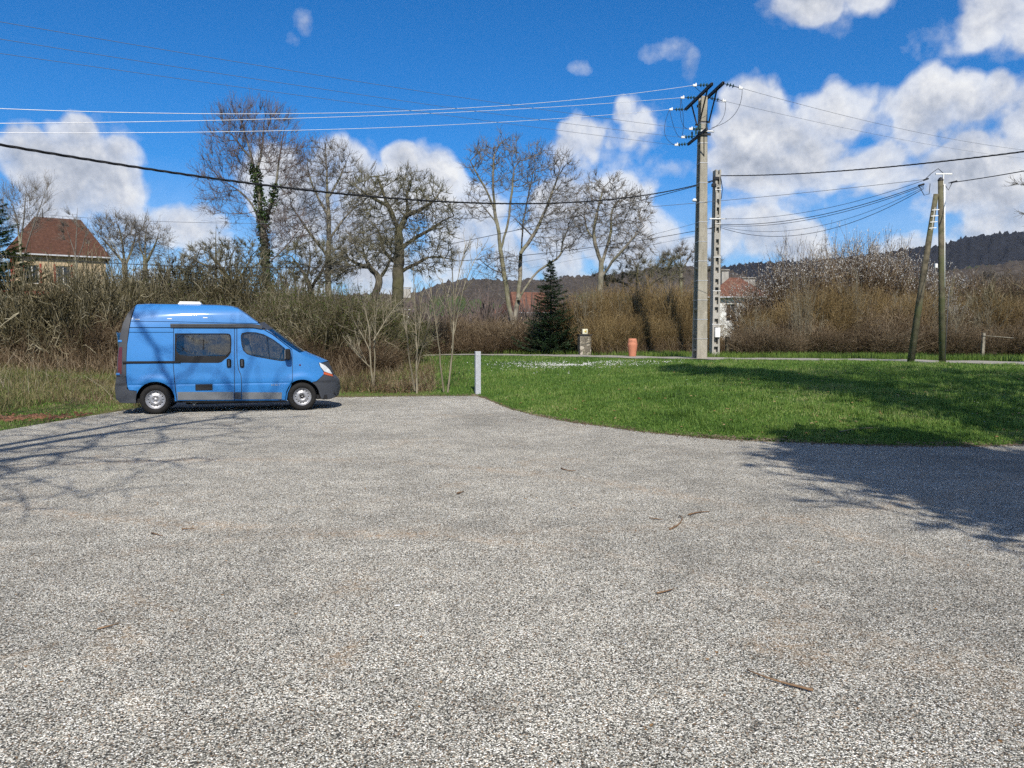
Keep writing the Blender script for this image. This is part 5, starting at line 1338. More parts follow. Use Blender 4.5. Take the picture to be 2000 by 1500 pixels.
# marker lights on the roof side
for zx, zy in ((265, 254), (519, 249), (800, 241)):
    x, z = vp(zx, zy); MB().box((x, -float(Wd(x, z))-.004, z), (.10, .014, .022), None, .006).build('marker_light', M['hatch'], van)
# underbody bits seen below the sill
ub = MB(); x, z = vp(716, 920, .2); ub.tube([(x-.12, -.65, .24), (x, -.7, .2), (x+.12, -.68, .25)], .012, 6); ub.lathe([(0, .02), (.035, .015), (.035, -.015), (0, -.02)], 12, Matrix.Translation((x, -.72, .19)) @ Matrix.Rotation(PI/2, 4, 'X'))
ub.build('exhaust_bracket', M['steel'], van)
MB().bar((-1.0, -.3, .2), (1.1, -.3, .2), .10, .08).build('exhaust_pipe', M['steel_dark'], van)
# wheels
def wheel(cx, s, steer=0.0, black_hub=False):
    w = empty('wheel', (cx, s*.845, .325)); w.parent = van; w.rotation_euler.z = steer
    Rm = Matrix.Rotation(PI/2*(-s), 4, 'X')      # lathe axis z -> outwards
    tyr = [(.205, .085), (.215, .105), (.26, .116), (.295, .108), (.316, .088), (.325, .06), (.327, .03), (.321, .028), (.321, .018), (.327, .016), (.327, -.016), (.321, -.018), (.321, -.03), (.327, -.032), (.325, -.07), (.30, -.105), (.21, -.105), (.205, -.09)]
    MB().lathe(tyr, 48, Rm).build('tyre', M['tyre'], w)
    # rim: dished disc with ring of real holes
    n = 14; holes = []
    for k in range(n):
        a = 2*PI*k/n; holes.append([(.148*math.cos(a)+.0145*math.cos(t)*math.cos(a)-.012*math.sin(t)*math.sin(a), .148*math.sin(a)+.0145*math.cos(t)*math.sin(a)+.012*math.sin(t)*math.cos(a)) for t in np.linspace(0, 2*PI, 9)[:-1]])
    outer = [(.206*math.cos(t), .206*math.sin(t)) for t in np.linspace(0, 2*PI, 57)[:-1]]
    pts = list(outer); ed = [(i, (i+1) % 56) for i in range(56)]
    for h in holes: s0 = len(pts); pts += h; ed += [(s0+i, s0+(i+1) % 8) for i in range(8)]
    for rr_, m_ in ((.188, 42), (.176, 42), (.115, 28), (.098, 28), (.075, 20), (.05, 14), (.02, 6)):
        pts += [(rr_*math.cos(t), rr_*math.sin(t)) for t in np.linspace(0, 2*PI, m_+1)[:-1]]
    v, e, f, *_ = delaunay_2d_cdt([Vector(p) for p in pts], ed, [], 0, 1e-6)
    pr = [(0, .03), (.045, .03), (.06, .058), (.085, .070), (.10, .072), (.118, .055), (.148, .046), (.176, .05), (.188, .08), (.197, .094), (.206, .096)]
    hz_ = lambda q: float(np.interp(math.hypot(*q), [a for a, b in pr], [b for a, b in pr]))
    bm = bmesh.new(); vs = [bm.verts.new(Rm @ Vector((p[0], p[1], hz_(p)))) for p in v]
    for t in f:
        c = sum((v[i] for i in t), Vector((0, 0)))/len(t)
        if c.length > .206: continue
        if any(math.hypot(c.x-sum(q[0] for q in h)/8, c.y-sum(q[1] for q in h)/8) < .0125 for h in holes): continue
        try: fa = bm.faces.new([vs[i] for i in t]); fa.smooth = True
        except ValueError: pass
    b = MB(); b.bm.free(); b.bm = bm; b.build('rim', M['rim'], w)
    MB().lathe([(0, .02), (.2, .02)], 24, Rm).build('brake_disc', M['black'], w)
    hub = MB(); hub.lathe([(0, .066), (.03, .064), (.042, .05), (.046, .028)], 20, Rm)
    for k in range(5):
        a = 2*PI*k/5; c = Rm @ Vector((.06*math.cos(a), .06*math.sin(a), .068)); hub.lathe([(0, .010), (.008, .008), (.010, -.02)], 8, Matrix.Translation(c) @ Rm)
    hub.build('hub_cap', M['black'] if black_hub else M['rim'], w)
    if black_hub: MB().lathe([(0, .082), (.016, .080), (.018, .064)], 14, Rm).build('hub_badge', M['rim'], w)
for s in (-1, 1): wheel(-OX, s); wheel(OX, s, 0.04, True)
# ================================================================ POLES
# tall medium-voltage pole
PB = base(1366, 35.0); PH = at(1372, 190, 35.0)[2]-PB[2]
pole = empty('concrete_power_pole', tuple(PB), math.radians(5), 'tallest square concrete power pole with dark steel crossarms and insulators', 'power pole')
def taper(w0, d0, w1, d1, h, z0=-.3):
    b = MB(); bm = b.bm; r0 = [bm.verts.new((sx_*w0/2, sy_*d0/2, z0)) for sx_, sy_ in ((-1, -1), (1, -1), (1, 1), (-1, 1))]
    r1 = [bm.verts.new((sx_*w1/2, sy_*d1/2, h)) for sx_, sy_ in ((-1, -1), (1, -1), (1, 1), (-1, 1))]
    for k in range(4): bm.faces.new((r0[k], r0[(k+1) % 4], r1[(k+1) % 4], r1[k]))
    bm.faces.new(r0[::-1]); bm.faces.new(r1); bmesh.ops.bevel(bm, geom=[e for e in bm.edges], offset=.025, segments=1, affect='EDGES'); return b
def flange(sy):
    b = MB(); bm = b.bm; r0, r1 = [], []
    for ring, w, d, z in ((r0, .49, .74, -.3), (r1, .29, .44, PH)):
        yo = sy*d/2; yi = sy*(d/2-.105*(d/.74)-.02)
        for x_, y_ in ((-w/2, yo), (w/2, yo), (w/2, yi), (-w/2, yi)): ring.append(bm.verts.new((x_, y_, z)))
    for k in range(4): bm.faces.new((r0[k], r0[(k+1) % 4], r1[(k+1) % 4], r1[k]))
    bm.faces.new(r0[::-1]); bm.faces.new(r1); bmesh.ops.bevel(bm, geom=list(bm.edges), offset=.02, segments=1, affect='EDGES'); return b
flange(-1).build('front_flange', M['concrete'], pole); flange(1).build('back_flange', M['concrete'], pole)
taper(.12, .50, .08, .26, PH-.02).build('web', M['concrete'], pole)
pl_ = MB()
for k in range(7):
    z = .5+k*(PH-.6)/6.0; f_ = z/PH; pl_.box((0, 0, z-.1), (.47-.19*f_, .50-.22*f_, .10))
pl_.build('stiffener', M['concrete'], pole)
def pw(z): f = z/PH; return .49+(.29-.49)*f, .74+(.44-.74)*f
bands = MB()
for k, z in enumerate(np.linspace(.9, PH-1.2, 12)):
    w, d = pw(z); t = .022
    bands.box((0, -d/2-.006, z), (w+.03, .012, t)); bands.box((-w/2-.006, 0, z-.0), (.012, d, t)); bands.box((w/2+.006, 0, z), (.012, d, t))
bands.build('strapping', M['steel'], pole)
# crossarms run away from the camera
zt = PH+.03
def arm(x, y0, y1, z, s=.13): return MB().box((x, (y0+y1)/2, z), (.07, y1-y0, s)), (x, z)
ca = []
for x, y0, y1, z in ((-.20, -1.75, 1.9, PH+.06), (.22, -1.95, 1.35, PH+.05)):
    b = MB(); b.box((x, (y0+y1)/2, z), (.10, y1-y0, .02)); b.box((x-.04, (y0+y1)/2, z-.055), (.02, y1-y0, .11)); b.box((x+.04, (y0+y1)/2, z-.055), (.02, y1-y0, .11)); b.build('crossarm', M['steel_dark'], pole)
b = MB()
for x in (-.20, .22):
    b.bar((x, -1.2, PH), (x, -.2, PH-1.15), .05, .05); b.bar((x, 1.0, PH), (x, .2, PH-1.15), .05, .05)
b.box((0, -.23, PH-1.15), (.52, .04, .08)); b.box((0, .23, PH-1.15), (.52, .04, .08)); b.build('arm_brace', M['steel_dark'], pole)
zl = PH-1.75
b = MB(); b.box((-.24, 0, zl), (.08, 2.6, .12)); b.box((-.02, -.28, zl+.05), (.6, .05, .10)); b.bar((-.24, -.9, zl), (0, -.25, zl-.9), .04, .04); b.build('lower_crossarm', M['steel_dark'], pole)
def string(x, y, z, dx, dz, n=3, rr=.085, L=.62):
    """suspension insulator string along (dx, 0, dz)"""
    s = empty('insulator_string', (x, y, z)); s.parent = pole
    d = Vector((dx, 0, dz)).normalized(); Rt = d.to_track_quat('Z', 'Y').to_matrix().to_4x4()
    b = MB(); b.tube([(0, 0, 0), d*L], .016, 6); b.build('link_rod', M['steel_dark'], s)
    b = MB()
    for k in range(n):
        c = d*(.16+.13*k); b.lathe([(0, .035), (.028, .03), (.045, .012), (rr, -.012), (rr*.95, -.022), (.03, -.015), (0, -.02)], 14, Matrix.Translation(c) @ Rt)
    b.build('glass_discs', M['insulator'], s)
    b = MB(); b.box(d*(L+.05), (.17, .06, .10), None, .02); b.box(d*(L+.0)+Vector((0, 0, .05)), (.05, .05, .09), None, .01); b.build('clamp', M['white_metal'], s)
    Rp = Matrix.Rotation(pole.rotation_euler.z, 4, 'Z'); return np.array(Vector(PB)+Rp @ (Vector((x, y, z))+d*(L+.12)))
eA = string(-.25, -1.65, PH, -1, -.06); eB = string(-.25, 0.05, PH, -1, -.04); eC = string(-.25, 1.8, PH, -1, -.04)
eD = string(.28, -1.85, PH, 1, -.22, L=.7); eE = string(.28, .0, PH, 1, -.2, L=.66)
eF = string(-.28, 1.2, zl, -1, -.12, L=.5); eG = string(-.28, .2, zl+.08, -1, -.1, L=.5); eH = string(-.28, -.9, zl+.12, -1, -.05, L=.5)
sw_ = MB()
for y in (-.55, 0, .55): sw_.lathe([(0, .3), (.05, .29), (.035, .24), (.05, .2), (.035, .15), (.05, .1), (.035, .05), (.05, 0)], 10, Matrix.Translation((-.30, y, zl+.08)))
sw_.build('standoff_insulators', M['insulator'], pole)
MB().box((.05, -.32, zl+.17), (.75, .10, .07), None, .01).build('switch_bar', M['steel'], pole)
MB().lathe([(.0, .12), (.07, .10), (.10, .04), (.11, 0), (.06, -.02), (0, -.02)], 14, Matrix.Translation((-.36, -.1, PH*.605))).build('lamp_head', M['white_metal'], pole)
# jumper loops
def loop(a, b, sag, side=0.0):
    a, b = Vector(a), Vector(b); o = []
    for k in range(13):
        t = k/12; p = a.lerp(b, t); p.z -= sag*4*t*(1-t); p.x += side*4*t*(1-t); o.append(p-Vector(PB))
    return o
jl = MB()
for a, b_, s, sd_ in ((eC, eF, .25, -.35), (eC, eG, .35, 0), (eB, eH, .35, -.15), (eB, eG, .2, .1), (eA, eE, .25, .1), (eE, PB+np.array([.1, -.3, zl+.2]), .2, .25), (eD, PB+np.array([.3, -.4, zl+.3]), .25, .35)):
    jl.tube(loop(a, b_, s, sd_), .010, 5)
jl.build('jumper_wires', M['wire'], pole, rz=-pole.rotation_euler.z)
# ladder-type concrete pole
LB = base(1395, 37.7); LH = at(1405, 333, 37.7)[2]-LB[2]
lp = empty('concrete_ladder_pole', tuple(LB), math.radians(5), 'slimmer concrete pole with ladder-like recesses, right behind the tallest pole', 'power pole')
b = MB(); w0, w1 = .40, .25
for s in (-1, 1): b.bar((s*(w0/2-.05), 0, -.3), (s*(w1/2-.03), 0, LH), .085, .42, up=(0, 1, 0))
b.bm.faces.ensure_lookup_table(); b.build('rail', M['concrete_grey'], lp)
b = MB(); z = .1; k = 0
while z < LH-.1:
    w = (w0+(w1-w0)*z/LH)-.12; b.box((0, .0, z), (w+.02, .40, .13 if k % 4 else .3)); z += .48; k += 1
b.box((0, .02, LH*.5), (.14, .10, LH)); b.build('rungs', M['concrete_grey'], lp)
b = MB()
for k, z in enumerate(np.arange(1.6, LH-.5, 1.62)): w = w0+(w1-w0)*z/LH; b.box((0, -.225, z), (w+.05, .012, .03))
b.box((0, -.24, LH-2.35), (.85, .05, .05)); b.box((0, .24, LH-2.75), (.5, .04, .05)); b.build('strapping', M['white_metal'], lp)
MB().box((.04, -.27, 1.20), (.26, .12, .47), None, .02).build('meter_box', M['white_metal'], lp)
b = MB(); b.box((-.12, -.22, LH-.42), (.30, .10, .14), None, .02); b.box((-.22, -.2, LH-.75), (.22, .12, .16), None, .02); b.tube([(-.2, -.22, LH-.3), (-.28, -.25, LH-.6), (-.15, -.24, LH-1.1), (-.17, -.24, LH-3.0)], .02, 6); b.tube([(.12, -.24, LH-.45), (.2, -.24, LH-.9), (.14, -.24, LH-1.4)], .015, 6); b.build('cable_clamps', M['wire'], lp)
# braced wooden pole
WBs = base(1841, 28.5); WH = at(1839, 352, 28.5)[2]-WBs[2]
wp = empty('wooden_pole', tuple(WBs), 0, 'weathered wooden pole with a leaning brace beside the lane', 'utility pole')
top = Vector((at(1837, 352, 28.5)-WBs)); MB().tube([(0, 0, -.2), (top.x*.5, 0, WH*.5), (top.x, 0, WH)], [.125, .105, .088], 14).build('shaft', M['wood'], wp)
lb = base(1777, 28.9); la = Vector(lb-WBs); lt = Vector(at(1831, 380, 28.6)-WBs); lt.y = .02; lt.x = top.x-.14
MB().tube([la-Vector((0, 0, .2)), (la+lt)/2, lt], [.13, .115, .085], 14).build('brace', M['wood'], wp)
b = MB()
for k in range(4): p = la.lerp(lt, .80+.035*k*1.0); b.bar((p.x-.10, p.y-.09, p.z), (p.x+.16, p.y-.09, p.z+.02), .02, .03)
b.bar(tuple(la.lerp(lt, .79)+Vector((0, -.085, 0))), tuple(la.lerp(lt, .92)+Vector((0, -.085, 0))), .03, .02)
b.build('brace_bolts', M['white_metal'], wp)
b = MB(); b.tube([(top.x*.97+.11, -.06, WH-.15), (top.x*.6+.115, -.07, WH*.42)], .026, 8); b.build('conduit', M['white_metal'], wp)
b = MB(); b.tube([(0.12, -.07, WH*.42), (.10, -.10, WH*.40), (.02, -.11, .2)], .012, 6); b.build('earth_wire', M['wire_thin'], wp)
MB().lathe([(0, .10), (.05, .07), (.10, .0), (.10, -.04)], 12, Matrix.Translation((top.x, 0, WH+.02))).build('pole_cap', M['steel_dark'], wp)
b = MB(); b.bar((top.x+.08, 0, WH-.6), (top.x+.10, 0, WH+.22), .04, .04); b.box((top.x+.11, 0, WH+.23), (.60, .05, .05)); b.build('top_bracket', M['white_metal'], wp)
b = MB(); b.tube([(top.x-.55, 0, WH+.05), (top.x-.35, -.02, WH+.25), (top.x-.1, 0, WH+.42), (top.x+.1, 0, WH+.25)], .012, 5); b.tube([(top.x-.8, 0, WH-.18), (top.x-.6, -.03, WH-.55), (top.x-.42, -.03, WH-.5), (top.x-.38, 0, WH-.12)], .013, 5); b.tube([(top.x+.15, 0, WH-.15), (top.x+.3, 0, WH-.36), (top.x+.42, 0, WH-.1)], .012, 5); b.build('cable_loops', M['wire'], wp)
b = MB(); b.tube([(top.x-.45, 0, WH+.06), (top.x-.62, 0, WH-.0)], .035, 6); b.tube([(top.x-.6, 0, WH-.14), (top.x-.8, 0, WH-.2)], .04, 6); b.tube([(top.x+.38, 0, WH-.09), (top.x+.6, 0, WH-.03)], .035, 6); b.build('cable_grips', M['wire'], wp)
MB().box((top.x-.13, -.1, WH*.535), (.10, .10, .16), None, .02).build('junction_box', M['white_metal'], wp)

# ================================================================ WIRES
def wire(label, pts, Y0, Y1, rad, m, ext=0.0, twisted=False, group='overhead wires', ext0=0.0, name='overhead_wire', endpt=None, startpt=None):
    """hangs in one vertical plane between depth Y0 at its first sighting and Y1 at its last"""
    P0, P1 = at(*pts[0], Y0), at(*pts[-1], Y1)
    if endpt is not None: P1 = np.array(endpt)
    if startpt is not None: P0 = np.array(startpt)
    a, b = P0[:2], P1[:2]; d = b-a; L = np.linalg.norm(d); d = d/L; nn = np.array([-d[1], d[0]])
    S, Z = [], []
    for p in pts:
        rr_ = ray(*p); t = (a@nn)/(rr_[:2]@nn); q = rr_*t; S.append((q[:2]-a)@d); Z.append(q[2]+CAMH)
    S, Z = np.array(S), np.array(Z)
    if endpt is not None: S[-1], Z[-1] = L, P1[2]
    if startpt is not None: S[0], Z[0] = 0, P0[2]
    cf = np.polyfit(S, Z, 2 if len(pts) > 2 else 1, w=[3]+[1]*(len(pts)-2)+[6])
    s = np.linspace(-ext0, L+ext, 90); z = np.polyval(cf, s)
    if endpt is not None: z = z+(P1[2]-np.polyval(cf, L))*np.clip(s/L, 0, 1)
    xy = a+d*s[:, None]; P = np.concatenate([xy, z[:, None]], 1)
    if twisted:
        n = 700; si = np.linspace(0, len(P)-1, n); Pd = np.stack([np.interp(si, np.arange(len(P)), P[:, k]) for k in range(3)], 1)
        ch_ = []
        for k in range(3):
            ph = si*(s[1]-s[0])/.9*2*PI+k*2*PI/3
            o = np.concatenate([nn[None]*(np.cos(ph)*rad*.62)[:, None], (np.sin(ph)*rad*.62)[:, None]], 1); ch_.append(chain_tubes((Pd+o)[None], np.full((1, n), rad*.62), 5))
        V, Q = join(ch_)
    else: V, Q = chain_tubes(P[None], np.full((1, len(P)), rad), 5)
    b0 = P[0]
    o = mesh_np(name, V-b0, [Q], m, smooth=True, loc=tuple(b0)); return tag(o, label, 'cable', group)
wire('highest of the three bright wires running left from the tall pole', [(0, 212.5), (450, 216), (960, 212), (1372, 189)], 21, 33.2, .0092, M['wire_al'], endpt=eA, ext0=14)
wire('middle of the three bright wires running left from the tall pole', [(0, 241), (690, 225), (1000, 216), (1335, 207)], 23, 34.9, .0092, M['wire_al'], endpt=eB, ext0=14)
wire('lowest of the three bright wires running left from the tall pole', [(0, 259), (450, 254), (880, 246), (1310, 231)], 25, 36.6, .0092, M['wire_al'], endpt=eC, ext0=14)
wire('uppermost thin dark wire falling from the upper left corner to the tall pole', [(0, 43), (300, 93), (600, 137), (830, 182), (1100, 222), (1350, 250)], 17, 34.0, .0062, M['wire_thin'], ext0=8, endpt=eH)
wire('second thin dark wire falling from the upper left to the tall pole', [(0, 76), (300, 126), (600, 170), (850, 207), (1100, 238), (1345, 262)], 18, 35.0, .0062, M['wire_thin'], ext0=8, endpt=eG)
wire('third thin dark wire falling from the upper left to the tall pole', [(0, 104), (300, 148), (550, 185), (850, 223), (1100, 252), (1310, 272)], 19, 36.0, .0062, M['wire_thin'], ext0=8, endpt=eF)
wire('upper thin wire running right from the tall pole across the clouds', [(1466, 196), (1700, 238), (2000, 293)], 33.2, 52, .008, M['wire_thin'], ext=40, startpt=eD)
wire('lower thin wire running right from the tall pole across the clouds', [(1432, 212), (1650, 250), (1860, 290)], 35, 58, .007, M['wire_thin'], ext=50, startpt=eE)
tie = lambda dx, dz, dy=-.25: np.array([LB[0]+dx, LB[1]+dy, LB[2]+LH+dz])
wire('thick black twisted cable sagging across the whole left half of the sky', [(0, 283), (250, 321), (530, 364), (720, 383), (900, 393), (1110, 397), (1250, 384), (1400, 355)], 13.5, 37.5, .022, M['wire'], twisted=True, ext0=6, endpt=tie(-.15, -.5))
wire('thick black twisted cable rising right from the ladder-like pole', [(1412, 343), (1600, 336), (1800, 321), (2000, 296)], 37.5, 22.5, .021, M['wire'], twisted=True, ext=8, startpt=tie(.12, -.3))
wire('black cable dropping left from the ladder-like pole below the thick one', [(500, 530), (860, 482), (1000, 452), (1140, 415), (1250, 391), (1400, 352)], 62, 37.6, .017, M['wire'], endpt=tie(-.15, -.55))
wire('long thin wire crossing behind both concrete poles to the top of the wooden pole', [(0, 412), (420, 428), (900, 431), (1270, 409), (1500, 388), (1810, 350)], 46, 28.6, .010, M['wire_thin'], ext0=10, endpt=np.array(WBs)+np.array([top.x-.55, 0, WH+.03]))
wire('dark wire crossing the picture low from the left edge to the ladder-like pole', [(0, 499), (250, 511), (600, 519), (860, 515), (1130, 490), (1395, 452)], 30, 37.5, .014, M['wire'], ext0=10, endpt=tie(-.1, -2.75))
wire('thin wire reaching the ladder-like pole from the lower left', [(850, 530), (1100, 497), (1250, 466), (1395, 437)], 60, 37.5, .008, M['wire_thin'], endpt=tie(-.25, -2.35))
for i, (lab, pts, r0, rd, z0) in enumerate([('topmost of the five wires sagging from the ladder-like pole to the wooden pole', [(1418, 436), (1600, 408), (1700, 388), (1815, 362)], -2.35, .009, .0),
    ('second of the five wires sagging from the ladder-like pole to the wooden pole', [(1415, 447), (1600, 420), (1700, 396), (1790, 368)], -2.62, .014, -.15),
    ('third of the five wires sagging from the ladder-like pole to the wooden pole', [(1415, 449), (1600, 424), (1700, 401), (1800, 370)], -2.68, .011, -.2),
    ('fourth of the five wires sagging from the ladder-like pole to the wooden pole', [(1430, 450), (1560, 447), (1680, 421), (1800, 374)], -2.72, .008, -.25),
    ('lowest of the five wires sagging from the ladder-like pole to the wooden pole', [(1430, 454), (1560, 456), (1680, 433), (1815, 374)], -2.78, .011, -.3)]):
    wire(lab, pts, 37.5, 28.6, rd, M['wire'], startpt=tie(.15, r0), endpt=np.array(WBs)+np.array([top.x-.6, 0, WH+z0]))
wire('black cable running right from the wooden pole out of the picture', [(1858, 357), (1930, 346), (2000, 334)], 28.5, 24, .016, M['wire'], ext=8, startpt=np.array(WBs)+np.array([top.x+.3, 0, WH-.1]))
wire('faint wire behind the twin-trunked tree, left of the ladder-like pole', [(1000, 530), (1150, 502), (1390, 455)], 70, 37.7, .007, M['wire_thin'])

# ================================================================ BOLLARD, POT, PILLAR, POSTS
b3 = base(933, 23.1); b3[2] = max(b3[2], 0)
MB().box((0, 0, .60), (.165, .165, 1.36), None, .012).build('bollard', M['post'], None, tuple(b3), math.radians(14))
tag(bpy.data.objects['bollard'], 'square grey concrete bollard at the corner of the car park', 'bollard')
pb = base(1235, 38.2)
pot = MB().lathe([(0, -.05), (.17, -.05), (.18, .05), (.20, .30), (.245, .56), (.255, .62), (.235, .66), (.215, .80), (.19, .90), (.15, .915), (.14, .88), (0, .86)], 28).build('urn', M['terracotta'], None, tuple(pb), 0)
tag(pot, 'tall terracotta urn standing by the lane in front of the golden thicket', 'urn')
M['stone'] = None
t = NT('rubble_stone'); v = t.world(1); vo = t.n('ShaderNodeTexVoronoi', feature='DISTANCE_TO_EDGE'); vo.inputs['Scale'].default_value = 5; t.l(v, vo.inputs['Vector'])
v2 = t.n('ShaderNodeTexVoronoi'); v2.inputs['Scale'].default_value = 5; t.l(v, v2.inputs['Vector']); sp_ = t.n('ShaderNodeSeparateColor'); t.l(v2.outputs['Color'], sp_.inputs[0])
c = t.ramp(sp_.outputs[0], [(0, (.16, .14, .11)), (.5, (.30, .27, .21)), (1, (.42, .38, .31))]); c = t.mix((.10, .09, .07), c, t.ramp(vo.outputs[0], [(.02, 0.0), (.08, 1.0)]))
M['stone'] = t.bsdf(c, .9, .1, bump=vo.outputs[0], bstr=.6, bdist=.03)
sb = base(1141, 41.8); gp = empty('gate_pillar', tuple(sb), math.radians(8), 'short rubble-stone gate pillar with a flat cap beside the fir', 'pillar')
MB().box((0, 0, .50), (.62, .62, 1.12), None, .02).build('shaft', M['stone'], gp); MB().box((0, 0, 1.09), (.72, .72, .07), None, .01).build('cap', M['steel_dark'], gp)
ml = empty('letter_box', (sb[0]+.02, sb[1], sb[2]+1.127), math.radians(8), 'cream letter box with a yellow round badge, on top of the stone pillar', 'letter box')
M['cream'] = mat('cream_metal', (.75, .72, .52), .5, .3)
MB().box((0, 0, .145), (.29, .24, .28), None, .02).build('box_body', M['cream'], ml)
MB().lathe([(0, .006), (.05, .005), (.055, 0)], 16, Matrix.Translation((.02, -.121, .15)) @ Matrix.Rotation(PI/2, 4, 'X')).build('badge', mat('yellow_badge', (.6, .45, .08), .5), ml)
def post(px, Y, h, w, label, m=None, lean=0, name='fence_post'):
    p = base(px, Y); o = MB().box((0, 0, h/2-.1), (w, w, h+.2), None, w*.12).build(name, m or M['wood'], None, tuple(p), random.uniform(0, .5)); o.rotation_euler.y = lean; return tag(o, label, 'post', None)
M['grey_wood'] = bark('grey_post_wood', (.14, .12, .09), (.34, .31, .25), None, .3, 9)
post(1918, 36.6, 1.15, .13, 'weathered wooden fence post in front of the thicket on the right', M['grey_wood'], .03)
post(1420, 38.6, .98, .17, 'dark square post between the ladder-like pole and the white house', M['bark_dark'])
post(1431, 38.8, .95, .10, 'thin pale post next to the dark one by the ladder-like pole', M['grey_wood'])
p1, p2 = base(1918, 36.5), base(2030, 37.5); o = MB().tube([(0, 0, 1.02), ((p2-p1)[0]*.35, .1, .93), ((p2-p1)[0]*.45, .12, .9)], .018, 5).build('fence_rail', M['grey_wood'], None, tuple(p1)); tag(o, 'loose thin rail reaching right from the weathered fence post', 'rail')

# ================================================================ HOUSES
M['tile_brown'] = bark('brown_roof_tiles', (.06, .030, .021), (.115, .058, .040), None, .3, 5)
M['tile_red'] = bark('red_roof_tiles', (.10, .045, .032), (.22, .11, .075), None, .3, 4)
M['render_cream'] = mat('cream_render', (.46, .365, .24), .9, .1, var=.1, scale=2)
M['render_white'] = mat('white_render', (.74, .73, .70), .9, .1, var=.06, scale=2)
M['brick'] = mat('red_brick_trim', (.28, .07, .05), .9, .1)
M['pane'] = mat('dark_window_glass', (.03, .035, .04), .15, .6)
def house(name, label, px, Y, w, d, eave, ridge, hip, rz, wall, roof, wins, chim=(), trim=None, over=.35, z0=None):
    b = base(px, Y); 
    if z0 is not None: b[2] = z0
    h = empty(name, tuple(b), rz, label, 'house')
    # walls with real window openings on the front
    bm = MB(); xs = sorted({-w/2, w/2}|{round(a, 4) for x0, x1, za, zb in wins for a in (x0, x1)}); zs2 = sorted({-1.0, eave}|{round(a, 4) for x0, x1, za, zb in wins for a in (za, zb)})
    for xa, xb in zip(xs, xs[1:]):
        for za, zb in zip(zs2, zs2[1:]):
            cx, cz = (xa+xb)/2, (za+zb)/2
            if any(x0 < cx < x1 and z0_ < cz < z1_ for x0, x1, z0_, z1_ in wins): continue
            bm.poly([(xa, -d/2, za), (xb, -d/2, za), (xb, -d/2, zb), (xa, -d/2, zb)])
    for (p, q) in (((w/2, -d/2), (w/2, d/2)), ((w/2, d/2), (-w/2, d/2)), ((-w/2, d/2), (-w/2, -d/2))):
        bm.poly([(*p, -1), (*q, -1), (*q, eave), (*p, eave)])
    for x0, x1, za, zb in wins:
        y0, y1 = -d/2, -d/2+.22
        for A_, B_ in (((x0, za), (x1, za)), ((x1, za), (x1, zb)), ((x1, zb), (x0, zb)), ((x0, zb), (x0, za))): bm.poly([(A_[0], y0, A_[1]), (B_[0], y0, B_[1]), (B_[0], y1, B_[1]), (A_[0], y1, A_[1])])
    bm.build('wall', wall, h)
    for x0, x1, za, zb in wins:
        f = MB(); t_ = .07
        for c_, s_ in ((((x0+x1)/2, za+t_/2), (x1-x0, t_)), (((x0+x1)/2, zb-t_/2), (x1-x0, t_)), ((x0+t_/2, (za+zb)/2), (t_, zb-za)), ((x1-t_/2, (za+zb)/2), (t_, zb-za)), (((x0+x1)/2, (za+zb)/2), (t_*.8, zb-za))):
            f.box((c_[0], -d/2+.17, c_[1]), (s_[0], .05, s_[1]))
        fo = f.build('window', M['render_white'], h); MB().poly([(x0, -d/2+.2, za), (x1, -d/2+.2, za), (x1, -d/2+.2, zb), (x0, -d/2+.2, zb)]).build('pane', M['pane'], fo)
    r_ = MB(); W2, D2 = w/2+over, d/2+over; e = eave-.02
    A1, A2, A3, A4 = (-W2, -D2, e), (W2, -D2, e), (W2, D2, e), (-W2, D2, e); R1, R2 = (-W2+hip, 0, ridge), (W2-hip, 0, ridge)
    bm2 = r_.bm; vv = [bm2.verts.new(p) for p in (A1, A2, A3, A4, R1, R2)]
    for f_ in ((0, 1, 5, 4), (1, 2, 5), (2, 3, 4, 5), (3, 0, 4), (3, 2, 1, 0)): bm2.faces.new([vv[i] for i in f_])
    ro = r_.build('roof', roof, h)
    g = MB(); g.bar((-W2, -D2-.05, e-.04), (W2, -D2-.05, e-.04), .12, .1); g.build('gutter', M['steel'], h)
    for cx, cy, cw, zt_ in chim:
        c_ = MB(); c_.box((cx, cy, (eave+zt_)/2), (cw, .6, zt_-eave)); c_.box((cx, cy, zt_+.14), (cw+.15, .75, .06)); c_.box((cx-cw/2+.1, cy, zt_+.05), (.1, .5, .14)); c_.box((cx+cw/2-.1, cy, zt_+.05), (.1, .5, .14)); c_.build('chimney', M['concrete_grey'], ro)
    if trim:
        t2 = MB()
        for x, za, zb, ww, hh in trim: t2.box((x, -d/2-.03, (za+zb)/2), (ww, .06, zb-za))
        t2.build('brick_trim', M['brick'], h)
    return h
hl_ = house('brick_trimmed_house', 'tall cream house with brown-red hipped roof and red brick trim, left edge', 122, 60, 6.2, 4.6, 7.3, 10.35, 1.9, math.radians(30), M['render_cream'], M['tile_brown'],
    [(-2.2, -1.3, 5.1, 6.5), (-.2, .7, 5.1, 6.5), (-2.2, -1.3, 1.8, 3.6), (-.2, .7, 1.8, 3.6)], trim=[(-2.3, 5, 6.6, .12, 0), (-1.2, 5, 6.6, .12, 0), (-.3, 5, 6.6, .12, 0), (.8, 5, 6.6, .12, 0), (-.5, 4.3, 4.6, 6.4, 0), (-2.95, 0, 7.0, .25, 0)], chim=[(1.5, .3, .25, 10.0)])
o = MB().tube([(0, 0, 0), (0, 0, .8)], [.07, .02], 6).build('finial', M['steel_dark'], hl_, (-1.0, 0, 10.2))
